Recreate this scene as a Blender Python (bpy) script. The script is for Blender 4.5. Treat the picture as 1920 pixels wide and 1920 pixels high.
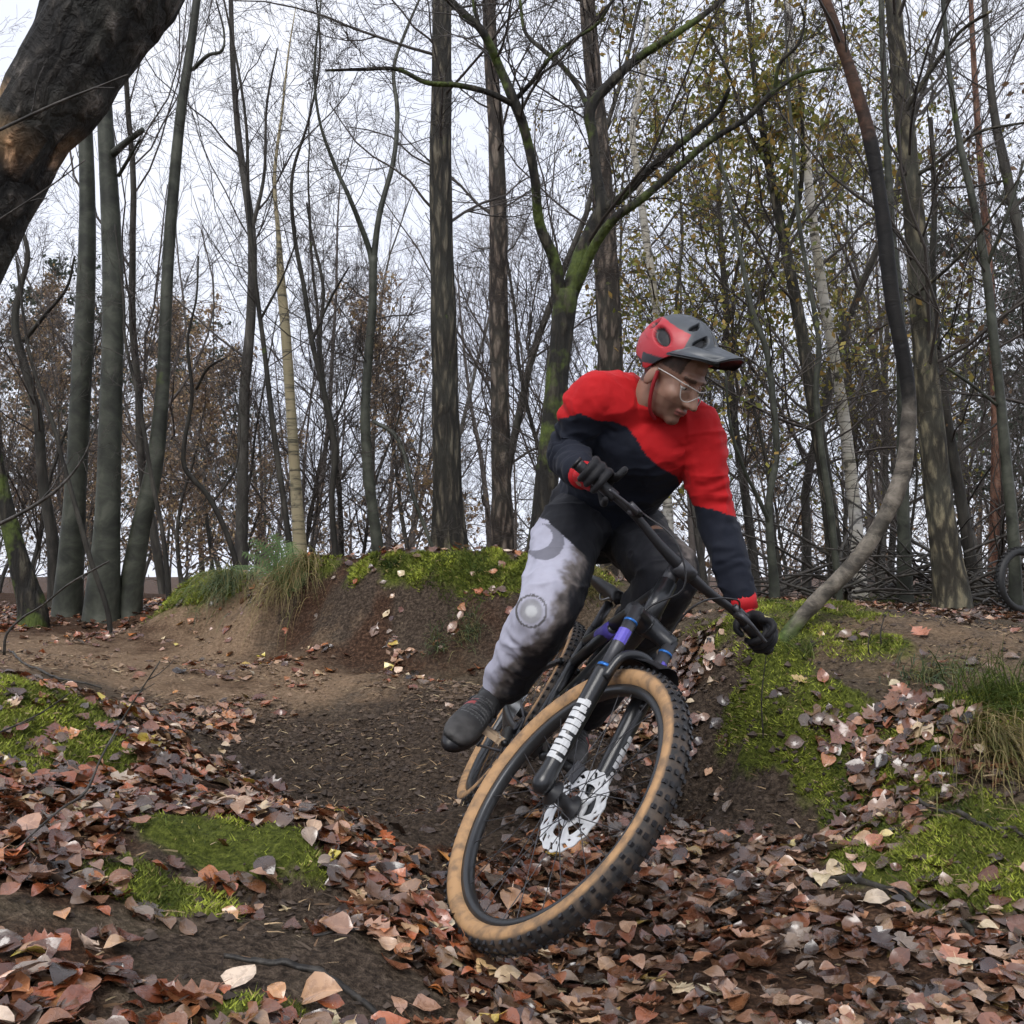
import bpy, bmesh, math, random
import numpy as np
from mathutils import Vector, Matrix
for _o in list(bpy.data.objects): bpy.data.objects.remove(_o)
SC = bpy.context.scene
COL = SC.collection
rng = np.random.default_rng(7)
random.seed(7)

# ------------------------------------------------------------------ camera
FPX, PITCH = 1925.0, math.radians(3.4)           # focal length in pixels of the 1920 px frame
CAM = np.array([0.0, 0.0, 1.0])
_cp, _sp = math.cos(PITCH), math.sin(PITCH)
CR, CF, CU = np.array([1., 0, 0]), np.array([0, _cp, _sp]), np.array([0, -_sp, _cp])
cam_d = bpy.data.cameras.new('camera'); cam = bpy.data.objects.new('camera', cam_d); COL.objects.link(cam)
cam.location = CAM; cam.rotation_euler = (math.pi / 2 + PITCH, 0, 0)
cam_d.sensor_width = 36; cam_d.lens = 36 * FPX / 1920; cam_d.clip_start = 0.05; cam_d.clip_end = 3000
SC.camera = cam

# ------------------------------------------------------------------ overcast sky, soft sun, exposure
SUN_EL, SUN_AZ = math.radians(48), math.radians(200)
w = bpy.data.worlds.new('World'); SC.world = w; w.use_nodes = True
nt = w.node_tree; nt.nodes.clear()
_out = nt.nodes.new('ShaderNodeOutputWorld'); _bg = nt.nodes.new('ShaderNodeBackground')
_sky = nt.nodes.new('ShaderNodeTexSky'); _sky.sky_type = 'NISHITA'; _sky.sun_disc = False
_sky.sun_elevation = SUN_EL; _sky.sun_rotation = SUN_AZ
_tc = nt.nodes.new('ShaderNodeTexCoord'); _no = nt.nodes.new('ShaderNodeTexNoise')
_no.inputs['Scale'].default_value = 2.2; _no.inputs['Detail'].default_value = 2
_cl = nt.nodes.new('ShaderNodeValToRGB')                                   # the cloud sheet: even white with faint billows
_cl.color_ramp.elements[0].position = .3; _cl.color_ramp.elements[0].color = (.84, .87, .95, 1)
_cl.color_ramp.elements[1].position = .7; _cl.color_ramp.elements[1].color = (1., 1., 1., 1)
_mul = nt.nodes.new('ShaderNodeMix'); _mul.data_type = 'RGBA'; _mul.blend_type = 'MULTIPLY'
_mul.inputs[0].default_value = 1; _mul.inputs[7].default_value = (6.2, 6.32, 6.85, 1)
_mix = nt.nodes.new('ShaderNodeMix'); _mix.data_type = 'RGBA'; _mix.inputs[0].default_value = .93
L = nt.links.new
L(_tc.outputs['Generated'], _no.inputs['Vector']); L(_no.outputs[0], _cl.inputs[0]); L(_cl.outputs[0], _mul.inputs[6])
L(_sky.outputs[0], _mix.inputs[6]); L(_mul.outputs[2], _mix.inputs[7]); L(_mix.outputs[2], _bg.inputs[0])
_bg.inputs[1].default_value = .1; L(_bg.outputs[0], _out.inputs[0])
sun_d = bpy.data.lights.new('sun', 'SUN'); sun = bpy.data.objects.new('sun', sun_d); COL.objects.link(sun)
sun_d.energy = 1.5; sun_d.angle = math.radians(35); sun_d.color = (1, .97, .93)
_sd = Vector((math.sin(SUN_AZ) * math.cos(SUN_EL), math.cos(SUN_AZ) * math.cos(SUN_EL), math.sin(SUN_EL)))
sun.rotation_euler = _sd.to_track_quat('Z', 'Y').to_euler(); sun.location = (0, -3, 12)
SC.view_settings.view_transform = 'Standard'; SC.view_settings.look = 'None'
SC.view_settings.gamma = 1; SC.view_settings.use_curve_mapping = False
SC.view_settings.exposure = 0.84
SC.render.engine = 'CYCLES'
cy = SC.cycles; cy.use_denoising = True; cy.max_bounces = 4; cy.diffuse_bounces = 2; cy.glossy_bounces = 2
cy.transmission_bounces = 4; cy.transparent_max_bounces = 6; cy.volume_bounces = 0
cy.use_adaptive_sampling = True; cy.adaptive_threshold = .04; cy.adaptive_min_samples = 20
try: cy.denoiser = 'OPENIMAGEDENOISE'; cy.denoising_input_passes = 'RGB_ALBEDO_NORMAL'
except Exception: pass
SC.render.film_transparent = False

# ------------------------------------------------------------------ helpers
def P(px, py, d):
    return CAM + CR * ((px - 960) / FPX * d) - CU * ((py - 960) / FPX * d) + CF * d
def proj(p):
    q = np.asarray(p) - CAM; d = q @ CF
    return np.stack([960 + FPX * (q @ CR) / d, 960 - FPX * (q @ CU) / d, d], -1)
def nrm(v):
    v = np.asarray(v, float); return v / np.maximum(np.linalg.norm(v, axis=-1, keepdims=True), 1e-9)
def _hash(i, j, k, s):
    h = (i * 374761393 + j * 668265263 + k * 2147483647 + s * 1274126177) & 0xFFFFFFFF
    h = ((h ^ (h >> 13)) * 1274126177) & 0xFFFFFFFF
    return ((h ^ (h >> 16)) & 0xFFFF) / 65535.0
def vnoise(p, s=0):
    p = np.asarray(p, float); i = np.floor(p).astype(np.int64); f = p - i; u = f * f * (3 - 2 * f); r = 0
    for a in (0, 1):
        for b in (0, 1):
            for c in (0, 1):
                wgt = (u[..., 0] if a else 1 - u[..., 0]) * (u[..., 1] if b else 1 - u[..., 1]) * (u[..., 2] if c else 1 - u[..., 2])
                r = r + wgt * _hash(i[..., 0] + a, i[..., 1] + b, i[..., 2] + c, s)
    return r * 2 - 1
def fbm(p, o=4, s=0):
    p = np.asarray(p, float); r = 0; a = 1.; t = 0
    for k in range(o):
        r = r + a * vnoise(p, s + k * 17); t += a; a *= .5; p = p * 2.03 + 7.1
    return r / t
def sstep(a, b, x):
    t = np.clip((x - a) / (b - a), 0, 1); return t * t * (3 - 2 * t)

def mesh_np(name, V, F, smooth=True, mat=None, col=None, uv=None):
    V = np.ascontiguousarray(V, np.float32).reshape(-1, 3)
    Fs = F if isinstance(F, list) else [F]
    Fs = [np.asarray(f, np.int32) for f in Fs if len(f)]
    me = bpy.data.meshes.new(name)
    me.vertices.add(len(V)); me.vertices.foreach_set('co', V.ravel())
    loops = np.concatenate([f.ravel() for f in Fs])
    sizes = np.concatenate([np.full(len(f), f.shape[1], np.int32) for f in Fs])
    me.loops.add(len(loops)); me.loops.foreach_set('vertex_index', loops)
    me.polygons.add(len(sizes))
    st = np.zeros(len(sizes), np.int32); st[1:] = np.cumsum(sizes)[:-1]
    me.polygons.foreach_set('loop_start', st)
    me.update(calc_edges=True)
    me.polygons.foreach_set('use_smooth', np.full(len(sizes), bool(smooth)))
    if col is not None:
        c = np.ones((len(V), 4), np.float32); c[:, :np.shape(col)[1]] = col
        at = me.color_attributes.new('Col', 'FLOAT_COLOR', 'POINT'); at.data.foreach_set('color', c.ravel())
    if uv is not None:
        ul = me.uv_layers.new(name='UVMap'); ul.data.foreach_set('uv', np.asarray(uv, np.float32)[loops].ravel())
    if mat is not None: me.materials.append(mat)
    me.validate(); return me
OFF = {}
def tag(o, label=None, cat=None, group=None, kind=None):
    if label: o['label'] = label
    if cat: o['category'] = cat
    if group: o['group'] = group
    if kind: o['kind'] = kind
    return o
def empty(name, loc, label=None, cat=None, group=None):
    o = bpy.data.objects.new(name, None); COL.objects.link(o); o.location = [float(v) for v in loc]
    o.empty_display_size = .1; OFF[o.name] = np.asarray(loc, float)
    return tag(o, label, cat, group)
def obj(name, V, F, mat=None, parent=None, smooth=True, col=None, uv=None, kind=None, label=None):
    V = np.asarray(V, float).reshape(-1, 3)
    off = OFF[parent.name] if parent is not None else np.zeros(3)
    o = bpy.data.objects.new(name, mesh_np(name, V - off, F, smooth, mat, col, uv)); COL.objects.link(o)
    OFF[o.name] = off
    if parent is not None: o.parent = parent
    if kind: o['kind'] = kind
    if label: o['label'] = label
    return o
def merge(parts):
    Vs, F4, F3, n = [], [], [], 0
    for V, F in parts:
        V = np.asarray(V, float).reshape(-1, 3)
        for f in (F if isinstance(F, list) else [F]):
            f = np.asarray(f)
            if len(f): (F4 if f.shape[1] == 4 else F3).append(f + n)
        Vs.append(V); n += len(V)
    out = []
    if F4: out.append(np.concatenate(F4))
    if F3: out.append(np.concatenate(F3))
    return np.concatenate(Vs), out
def tubes(Pt, Rd, S=3, caps=False):
    """Pt (N,K,3), Rd (N,K) -> tube vertices and faces."""
    Pt = np.asarray(Pt, float); Rd = np.asarray(Rd, float)
    if Pt.ndim == 2: Pt, Rd = Pt[None], np.broadcast_to(Rd, Pt.shape[:1])[None]
    N, K, _ = Pt.shape
    T = np.empty_like(Pt); T[:, 1:-1] = Pt[:, 2:] - Pt[:, :-2]; T[:, 0] = Pt[:, 1] - Pt[:, 0]; T[:, -1] = Pt[:, -1] - Pt[:, -2]
    T = nrm(T); D = nrm(np.abs(T).mean(1)); ref = np.eye(3)[np.argmin(D, 1)][:, None, :]
    A = nrm(np.cross(T, ref)); B = np.cross(T, A)
    th = np.arange(S) * 2 * np.pi / S
    V = Pt[:, :, None, :] + Rd[:, :, None, None] * (np.cos(th)[:, None] * A[:, :, None, :] + np.sin(th)[:, None] * B[:, :, None, :])
    n, k, s = np.meshgrid(np.arange(N), np.arange(K - 1), np.arange(S), indexing='ij'); s2 = (s + 1) % S
    idx = lambda a, b, c: (a * K + b) * S + c
    F = np.stack([idx(n, k, s), idx(n, k, s2), idx(n, k + 1, s2), idx(n, k + 1, s)], -1).reshape(-1, 4)
    V = V.reshape(-1, 3); Fo = [F]
    if caps:
        c0 = len(V); V = np.concatenate([V, Pt[:, 0], Pt[:, -1]])
        n, s = np.meshgrid(np.arange(N), np.arange(S), indexing='ij'); s2 = (s + 1) % S
        Fo.append(np.stack([c0 + n, idx(n, 0, s2), idx(n, 0, s)], -1).reshape(-1, 3))
        Fo.append(np.stack([c0 + N + n, idx(n, K - 1, s), idx(n, K - 1, s2)], -1).reshape(-1, 3))
    return V, Fo
def spline(pts, K):
    """Catmull-Rom through rows of pts (any number of columns), K samples evenly spaced along it."""
    p = np.asarray(pts, float)
    if len(p) == 2:
        t = np.linspace(0, 1, K)[:, None]; return p[0] * (1 - t) + p[1] * t
    q = np.vstack([2 * p[0] - p[1], p, 2 * p[-1] - p[-2]]); out = []
    for i in range(1, len(q) - 2):
        t = np.linspace(0, 1, 24, endpoint=False)[:, None]
        a, b, c, e = q[i - 1], q[i], q[i + 1], q[i + 2]
        out.append(.5 * (2 * b + (c - a) * t + (2 * a - 5 * b + 4 * c - e) * t**2 + (3 * b - a - 3 * c + e) * t**3))
    out = np.vstack(out + [p[-1:]])
    s = np.concatenate([[0], np.cumsum(np.linalg.norm(np.diff(out[:, :3], axis=0), axis=1))])
    u = np.linspace(0, s[-1], K)
    return np.stack([np.interp(u, s, out[:, c]) for c in range(out.shape[1])], 1)
def box(c, sx, sy, sz, M=None):
    v = np.array([[x, y, z] for x in (-.5, .5) for y in (-.5, .5) for z in (-.5, .5)]) * [sx, sy, sz]
    if M is not None: v = v @ np.asarray(M).T
    return v + np.asarray(c), np.array([[0, 1, 3, 2], [4, 6, 7, 5], [0, 4, 5, 1], [2, 3, 7, 6], [0, 2, 6, 4], [1, 5, 7, 3]])
def ellipsoid(c, r, M=None, nu=16, nv=10):
    u = np.linspace(0, 2 * np.pi, nu, endpoint=False); v = np.linspace(-np.pi / 2, np.pi / 2, nv)
    uu, vv = np.meshgrid(u, v); V = np.stack([np.cos(vv) * np.cos(uu), np.cos(vv) * np.sin(uu), np.sin(vv)], -1).reshape(-1, 3) * r
    if M is not None: V = V @ np.asarray(M).T
    i, j = np.meshgrid(np.arange(nv - 1), np.arange(nu), indexing='ij'); j2 = (j + 1) % nu
    F = np.stack([i * nu + j, i * nu + j2, (i + 1) * nu + j2, (i + 1) * nu + j], -1).reshape(-1, 4)
    return V + np.asarray(c), F

# ------------------------------------------------------------------ materials
class NT:
    def __init__(s, name):
        s.m = bpy.data.materials.new(name); s.m.use_nodes = True; s.t = s.m.node_tree
        s.b = s.t.nodes['Principled BSDF']; s.out = s.t.nodes['Material Output']
    def n(s, t, **k):
        x = s.t.nodes.new('ShaderNode' + t)
        for a, v in k.items(): setattr(x, a, v)
        return x
    def l(s, a, b): s.t.links.new(a, b)
    def coord(s, kind='Object', scale=(1, 1, 1)):
        c = s.n('TexCoord'); m = s.n('Mapping'); m.inputs['Scale'].default_value = scale; s.l(c.outputs[kind], m.inputs[0]); return m.outputs[0]
    def noise(s, v, sc, det=4, rough=.55, dist=0):
        x = s.n('TexNoise'); x.inputs['Scale'].default_value = sc; x.inputs['Detail'].default_value = det
        x.inputs['Roughness'].default_value = rough; x.inputs['Distortion'].default_value = dist; s.l(v, x.inputs['Vector']); return x.outputs[0]
    def ramp(s, fac, stops, interp='LINEAR'):
        r = s.n('ValToRGB'); r.color_ramp.interpolation = interp; e = r.color_ramp.elements
        while len(e) < len(stops): e.new(.5)
        for x, (p, c) in zip(e, stops):
            x.position = p; c = (c, c, c) if isinstance(c, (int, float)) else c; x.color = (*c[:3], 1)
        s.l(fac, r.inputs[0]); return r.outputs[0]
    def mix(s, fac, a, b, mode='MIX'):
        m = s.n('Mix', data_type='RGBA', blend_type=mode)
        for ix, v in ((0, fac), (6, a), (7, b)):
            sock = m.inputs[ix]
            if isinstance(v, (int, float)): sock.default_value = v if ix == 0 else (v, v, v, 1)
            elif isinstance(v, tuple): sock.default_value = (*v[:3], 1)
            else: s.l(v, sock)
        return m.outputs[2]
    def math(s, op, a, b=0.):
        m = s.n('Math', operation=op)
        for sock, v in ((m.inputs[0], a), (m.inputs[1], b)):
            if isinstance(v, (int, float)): sock.default_value = v
            else: s.l(v, sock)
        return m.outputs[0]
    def bump(s, h, strength=.5, dist=.01):
        b = s.n('Bump'); b.inputs['Strength'].default_value = strength; b.inputs['Distance'].default_value = dist
        s.l(h, b.inputs['Height']); s.l(b.outputs[0], s.b.inputs['Normal']); return s
    def set(s, color=None, rough=.6, spec=.5, metal=0., **k):
        if color is not None:
            if isinstance(color, tuple): s.b.inputs['Base Color'].default_value = (*color[:3], 1)
            else: s.l(color, s.b.inputs['Base Color'])
        if isinstance(rough, (int, float)): s.b.inputs['Roughness'].default_value = rough
        else: s.l(rough, s.b.inputs['Roughness'])
        s.b.inputs['Specular IOR Level'].default_value = spec; s.b.inputs['Metallic'].default_value = metal
        return s
    def attr(s, name='Col'):
        a = s.n('Attribute', attribute_name=name); return a
def flat(name, color, rough=.6, spec=.3):
    t = NT(name); t.set(color, rough, spec); return t.m
def plain(name, color, rough=.5, spec=.5, metal=0., bump=0., bscale=60):
    t = NT(name); v = t.coord('Object'); n = t.noise(v, bscale, 3)
    c = t.mix(n, tuple(x * .82 for x in color), tuple(min(1, x * 1.15) for x in color))
    t.set(c, rough, spec, metal)
    if bump: t.bump(n, bump, .003)
    return t.m

def bark(name, c0, c1, c2, scale=(14, 14, 2.2), bstr=.8, bdist=.02, moss=0., lichen=.15, mosscol=((.02, .035, .006), (.10, .13, .02)), rough=.75, tint=False, crack=0):
    t = NT(name); v = t.coord('Object', scale); vo = t.coord('Object')
    n1 = t.noise(v, 1.0, 5, .65, .5)
    if crack:
        vo_ = t.n('TexVoronoi', feature='DISTANCE_TO_EDGE'); vo_.inputs['Scale'].default_value = crack; wv_ = t.n('Mix', data_type='VECTOR'); wv_.inputs[0].default_value = .35; nv_ = t.n('TexNoise'); nv_.inputs['Scale'].default_value = 1.3; t.l(v, nv_.inputs['Vector']); t.l(v, wv_.inputs[4]); t.l(nv_.outputs[1], wv_.inputs[5]); t.l(wv_.outputs[1], vo_.inputs['Vector']); ck = t.ramp(vo_.outputs['Distance'], [(0., 0.), (.28, 1.)]); n1 = t.math('MULTIPLY', n1, t.math('ADD', t.math('MULTIPLY', ck, .55), .55))
    c0, c1, c2 = (tuple(x * .5 for x in q) for q in (c0, c1, c2))
    c = t.ramp(n1, [(.30, tuple(x * .5 for x in c0)), (.42, c0), (.52, c1), (.66, c2)])
    if lichen: c = t.mix(t.ramp(t.noise(vo, 2.3, 3), [(.45, 0.), (.75, lichen)]), c, (.11, .115, .088))
    if tint: c = t.mix(1., c, t.attr().outputs['Color'], 'MULTIPLY')
    if moss > 0:
        mm = t.noise(vo, 3.1, 4, .65); mc = t.mix(t.noise(vo, 55, 2), mosscol[0], mosscol[1])
        c = t.mix(t.ramp(mm, [(.72 - moss * .45, 0.), (.80 - moss * .42, .95)]), c, mc)
    t.set(c, rough, .35)
    if bstr: t.bump(n1, bstr, bdist)
    return t.m
def birch(name, c=(.50, .48, .44), y=(.44, .40, .31)):
    t = NT(name); v = t.coord('Object', (3, 3, 26)); vo = t.coord('Object'); n = t.noise(v, 1.0, 6, .7); n2 = t.noise(vo, 1.6, 4)
    b = t.mix(t.ramp(n2, [(.35, 0.), (.65, 1.)]), c, y)
    b = t.mix(t.ramp(n, [(.52, 0.), (.64, .9)]), b, (.03, .027, .022))
    b = t.mix(t.ramp(t.noise(vo, 5.5, 4), [(.6, 0.), (.68, .85)]), b, (.04, .035, .03))
    b = t.mix(t.ramp(t.noise(vo, 2.2, 3), [(.5, 0.), (.8, .5)]), b, (.13, .14, .09))
    t.set(b, .6, .35); t.bump(n, .4, .01); return t.m
M = {}
M['beech'] = bark('bark_grey_green', (.040, .044, .030), (.072, .078, .055), (.135, .142, .105), (5, 5, 6), .5, .010, .12, .3, rough=.55)
M['oak'] = bark('bark_furrowed', (.045, .038, .026), (.125, .105, .072), (.26, .225, .16), (30, 30, 6), 1., .03, .16, .2, crack=.8)
M['oldoak'] = bark('bark_mossy', (.026, .021, .014), (.062, .051, .034), (.125, .11, .075), (26, 26, 6), 1., .03, .5, .12, crack=.8)
M['oldtrunk'] = bark('bark_torn', (.03, .025, .02), (.085, .072, .06), (.24, .21, .18), (34, 34, 22), 1., .03, .10, .35, tint=True, crack=.7)
M['pine'] = bark('bark_pine', (.085, .063, .048), (.23, .175, .135), (.40, .32, .255), (22, 22, 6), 1., .03, .05, .3, crack=.8)
M['redpine'] = bark('bark_red_pine', (.16, .07, .045), (.34, .165, .105), (.46, .27, .19), (16, 16, 4), .8, .02, 0, .1)
M['dark'] = bark('bark_dark_sapling', (.026, .022, .017), (.050, .043, .034), (.10, .088, .07), (12, 12, 3), 0, .01, .12, .2)
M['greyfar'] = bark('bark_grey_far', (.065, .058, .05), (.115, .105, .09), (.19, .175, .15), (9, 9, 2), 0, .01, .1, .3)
M['lichen'] = bark('bark_lichen', (.085, .073, .048), (.21, .18, .115), (.38, .325, .20), (22, 22, 7), .9, .02, .12, .35, crack=.8)
M['wet'] = bark('bark_leaning', (.13, .118, .105), (.30, .275, .24), (.52, .48, .43), (12, 12, 16), .6, .012, .0, .2, rough=.7, tint=True)
M['birch'] = birch('bark_birch'); M['birchy'] = birch('bark_birch_yellow', (.34, .29, .18), (.27, .225, .13))
M['twig'] = flat('twig_bark', (.048, .040, .034)); M['twighaze'] = flat('twig_bark_hazed', (.085, .072, .064), .7)  # background twigs get a paler colour, painting in the haze of distance
M['stick'] = bark('dead_stick', (.035, .029, .023), (.075, .064, .053), (.15, .132, .115), (30, 30, 30), .5, .004, 0, .2, rough=.5)
M['root'] = bark('root_bark', (.02, .016, .013), (.05, .042, .034), (.10, .088, .075), (24, 24, 24), .8, .006, .15, .2, rough=.5)
def foliage(name):
    t = NT(name); a = t.attr(); t.set(a.outputs['Color'], .55, .3)
    tr = t.n('BsdfTranslucent'); t.l(a.outputs['Color'], tr.inputs[0]); ms = t.n('MixShader'); ms.inputs[0].default_value = .42
    t.l(t.b.outputs[0], ms.inputs[1]); t.l(tr.outputs[0], ms.inputs[2]); t.l(ms.outputs[0], t.out.inputs[0]); return t.m
M['foliage'] = foliage('foliage')
# ------------------------------------------------------------------ the ground
CP = [(-250,1900,1.6),(0,1920,1.55),(240,1920,1.62),(480,1920,1.72),(760,1920,1.8),(1000,1920,1.98),(1250,1920,2.02),(1500,1920,1.97),(1750,1920,1.9),(2050,1920,1.9),
(200,2250,1.15),(900,2250,1.4),(1600,2250,1.4),
(0,1720,1.85),(250,1720,2.0),(500,1740,2.05),(700,1790,2.05),(0,1600,2.15),(250,1600,2.3),(450,1620,2.4),(620,1690,2.36),
(0,1520,2.6),(250,1520,2.75),(450,1530,2.72),(620,1592,2.5),(740,1692,2.3),(0,1450,3.0),(250,1450,3.2),(420,1470,3.3),
(60,1300,3.5),(-60,1270,3.6),(150,1380,3.35),(60,1400,3.22),(250,1430,3.25),
(0,1225,5.2),(120,1250,4.9),(250,1330,4.3),(300,1250,5.2),(400,1400,4.0),(500,1460,3.85),(500,1300,5.0),(650,1350,4.6),(650,1450,4.1),(760,1400,4.2),(760,1530,3.62),(620,1525,3.65),
(100,1180,7),(300,1170,7.3),(250,1140,8.8),(100,1142,9),(-100,1150,8.5),
(400,1180,6.6),(550,1200,6.1),(700,1225,5.75),(850,1238,5.6),(1000,1250,5.45),(700,1270,5.2),(850,1290,4.95),(550,1240,5.6),
(330,1118,7.3),(420,1090,6.95),(550,1068,6.45),(700,1066,6.1),(850,1064,6.0),(1000,1068,5.9),(1150,1090,5.9),(1280,1122,6.2),(360,1116,7.8),(480,1082,7.4),(600,1070,7.0),(720,1068,6.7),(840,1067,6.6),(960,1071,6.5),(1080,1084,6.5),(720,1072,7.5),(960,1075,7.4),
(1430,1142,7),(1500,1160,5.8),(1700,1180,5.5),(1900,1180,5.5),(1600,1132,10),(1900,1137,10),
(1480,1245,4.1),(1600,1272,3.8),(1900,1290,3.5),(1350,1225,4.3),(1280,1180,4.9),
(1400,1355,3.72),(1550,1350,3.55),(1750,1380,3.3),(1900,1420,3.1),(1400,1450,3.78),(1550,1480,3.38),(1750,1500,3.0),(1900,1560,2.7),
(1360,1545,3.72),(1550,1600,3.0),(1750,1640,2.7),(1900,1700,2.45),(1450,1680,2.75),(1650,1740,2.45),(1850,1820,2.15),
(1300,1650,2.95),(1500,1800,2.3),(1700,1850,2.1),(1200,1800,2.45),(1050,1700,2.75),(950,1796,2.41),(840,1790,2.2),(1100,1550,3.3),(950,1620,3.0),
(1200,1450,3.9),(1250,1350,4.3),(1200,1250,4.8),(1000,1350,4.4),(870,1512,3.45)]
_c = [P(*c) for c in CP]
_c += [np.array(q, float) for q in [(-5,2,.75),(-5,5,.65),(-6,9,.75),(5,2,.6),(5,4,.66),(6,8,.68),(0,-1,.25),(-3,-1,.5),(3,-1,.4),(-2.5,1.6,.55),(-2.6,3,.68),(2.6,2.2,.45),(3.2,3.4,.62),
  (-1.5,8.3,.95),(0,8.3,.97),(1,8.3,.88),(-1.5,11,.9),(0,11,.9),(2,11,.74),(-5,13,.7),(5,13,.68),(0,15,.75),(-4,11,.7)]]
CPW = np.array(_c)
def _mq(A, B): return np.sqrt(((A[:, None, :2] - B[None, :, :2]) ** 2).sum(-1) + .05)
_n = len(CPW); _K = _mq(CPW, CPW); _Q = np.c_[np.ones(_n), CPW[:, :2]]
_S = np.block([[_K - np.eye(_n) * .004, _Q], [_Q.T, np.zeros((3, 3))]])
_sol = np.linalg.solve(_S, np.r_[CPW[:, 2], 0, 0, 0]); _wt, _ab = _sol[:_n], _sol[_n:]
def h0(xy):
    xy = np.asarray(xy, float).reshape(-1, 2); out = np.empty(len(xy))
    for i in range(0, len(xy), 20000):
        q = xy[i:i + 20000]; out[i:i + 20000] = _mq(q, CPW) @ _wt + _ab[0] + q @ _ab[1:]
    r = np.hypot(xy[:, 0], xy[:, 1] - 5); far = .74 - .045 * np.clip(r - 10, 0, 60) + .12 * vnoise(np.c_[xy * .13, xy[:, :1] * 0], 3)
    k = sstep(7.5, 11, r); return out * (1 - k) + far * k
def G(px, py, z=None):
    """where the ray through a pixel meets the ground"""
    d = np.r_[np.linspace(1.0, 9, 500), np.linspace(9, 60, 300)]
    q = CAM + CR * ((px - 960) / FPX * d)[:, None] - CU * ((py - 960) / FPX * d)[:, None] + CF * d[:, None]
    b = np.nonzero(q[:, 2] < h0(q[:, :2]))[0]
    return q[b[0]] if len(b) else q[-1]
def splat(lst):
    return np.array([[*G(a, b)[:2], r, (rest[0] if rest else 1.)] for a, b, r, *rest in lst])
def field(xy, S):
    xy = np.asarray(xy).reshape(-1, 2); out = np.zeros(len(xy))
    for x, y, r, wv in S: out = np.maximum(out, wv * np.exp(-((xy[:, 0] - x) ** 2 + (xy[:, 1] - y) ** 2) / (r * r) * .9))
    return out
S_MOSS = splat([(60,1335,.3),(130,1395,.18),(20,1395,.26),(230,1430,.12,.8),(340,1560,.13),(400,1575,.13),(460,1600,.12),(530,1615,.10),(590,1640,.07,.8),(240,1640,.10),(290,1665,.10),(370,1690,.10),
 (345,1112,.2),(380,1106,.18),(430,1092,.16,.9),(500,1072,.12,.7),(560,1064,.12,.7),(620,1066,.11,.8),(680,1066,.12),(740,1062,.12,.9),(790,1064,.13),(850,1064,.14),(920,1066,.15),(980,1075,.15,.9),(870,1095,.09,.75),(960,1105,.09,.75),(1110,1085,.2,.8),
 (1430,1250,.1),(1470,1240,.1),(1480,1290,.12),(1395,1345,.10),(1440,1385,.12),(1540,1330,.12),(1580,1360,.12),(1500,1430,.1),(1540,1480,.12),(1590,1530,.1,.9),(1690,1430,.14),(1740,1460,.12),
 (1620,1600,.14,.9),(1680,1640,.16,.95),(1760,1620,.18),(1850,1600,.2),(1800,1560,.15),(1880,1680,.18),(1790,1690,.15,.9),(1640,1560,.1,.8),(1860,1340,.16,.9),(1900,1380,.16),(1800,1330,.12,.8),(1650,1225,.14,.9),
 (1600,1135,.5,.9),(1700,1132,.5,.9),(1480,1137,.5,.7),(1900,1140,.5,.9),(1330,1230,.08,.7),(560,1905,.05,.8),(450,1915,.05,.9)])
S_SAND = splat([(150,1185,1.1),(60,1200,.8),(250,1225,.7),(350,1280,.55),(150,1240,.6),(450,1250,.6),(400,1215,.4),(560,1280,.5),(700,1290,.4,.6),(300,1150,1.0),(850,1300,.4,.4)])
S_TRAIL = splat([(1600,1175,.6),(1750,1195,.8),(1900,1200,1.0),(1850,1230,.6),(1500,1160,.4)])
S_MUD = splat([(480,1150,.3),(600,1140,.25),(700,1140,.25),(820,1150,.25),(950,1160,.25),(650,1450,.5),(750,1550,.4),(850,1500,.5),(560,1420,.45),(1340,1480,.35),(1420,1470,.35),(1270,1450,.4),(900,1380,.5),(800,1340,.5),(1460,1520,.25),(700,1600,.25),(820,1640,.25),(480,1370,.4),(1000,1450,.5)])
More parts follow.
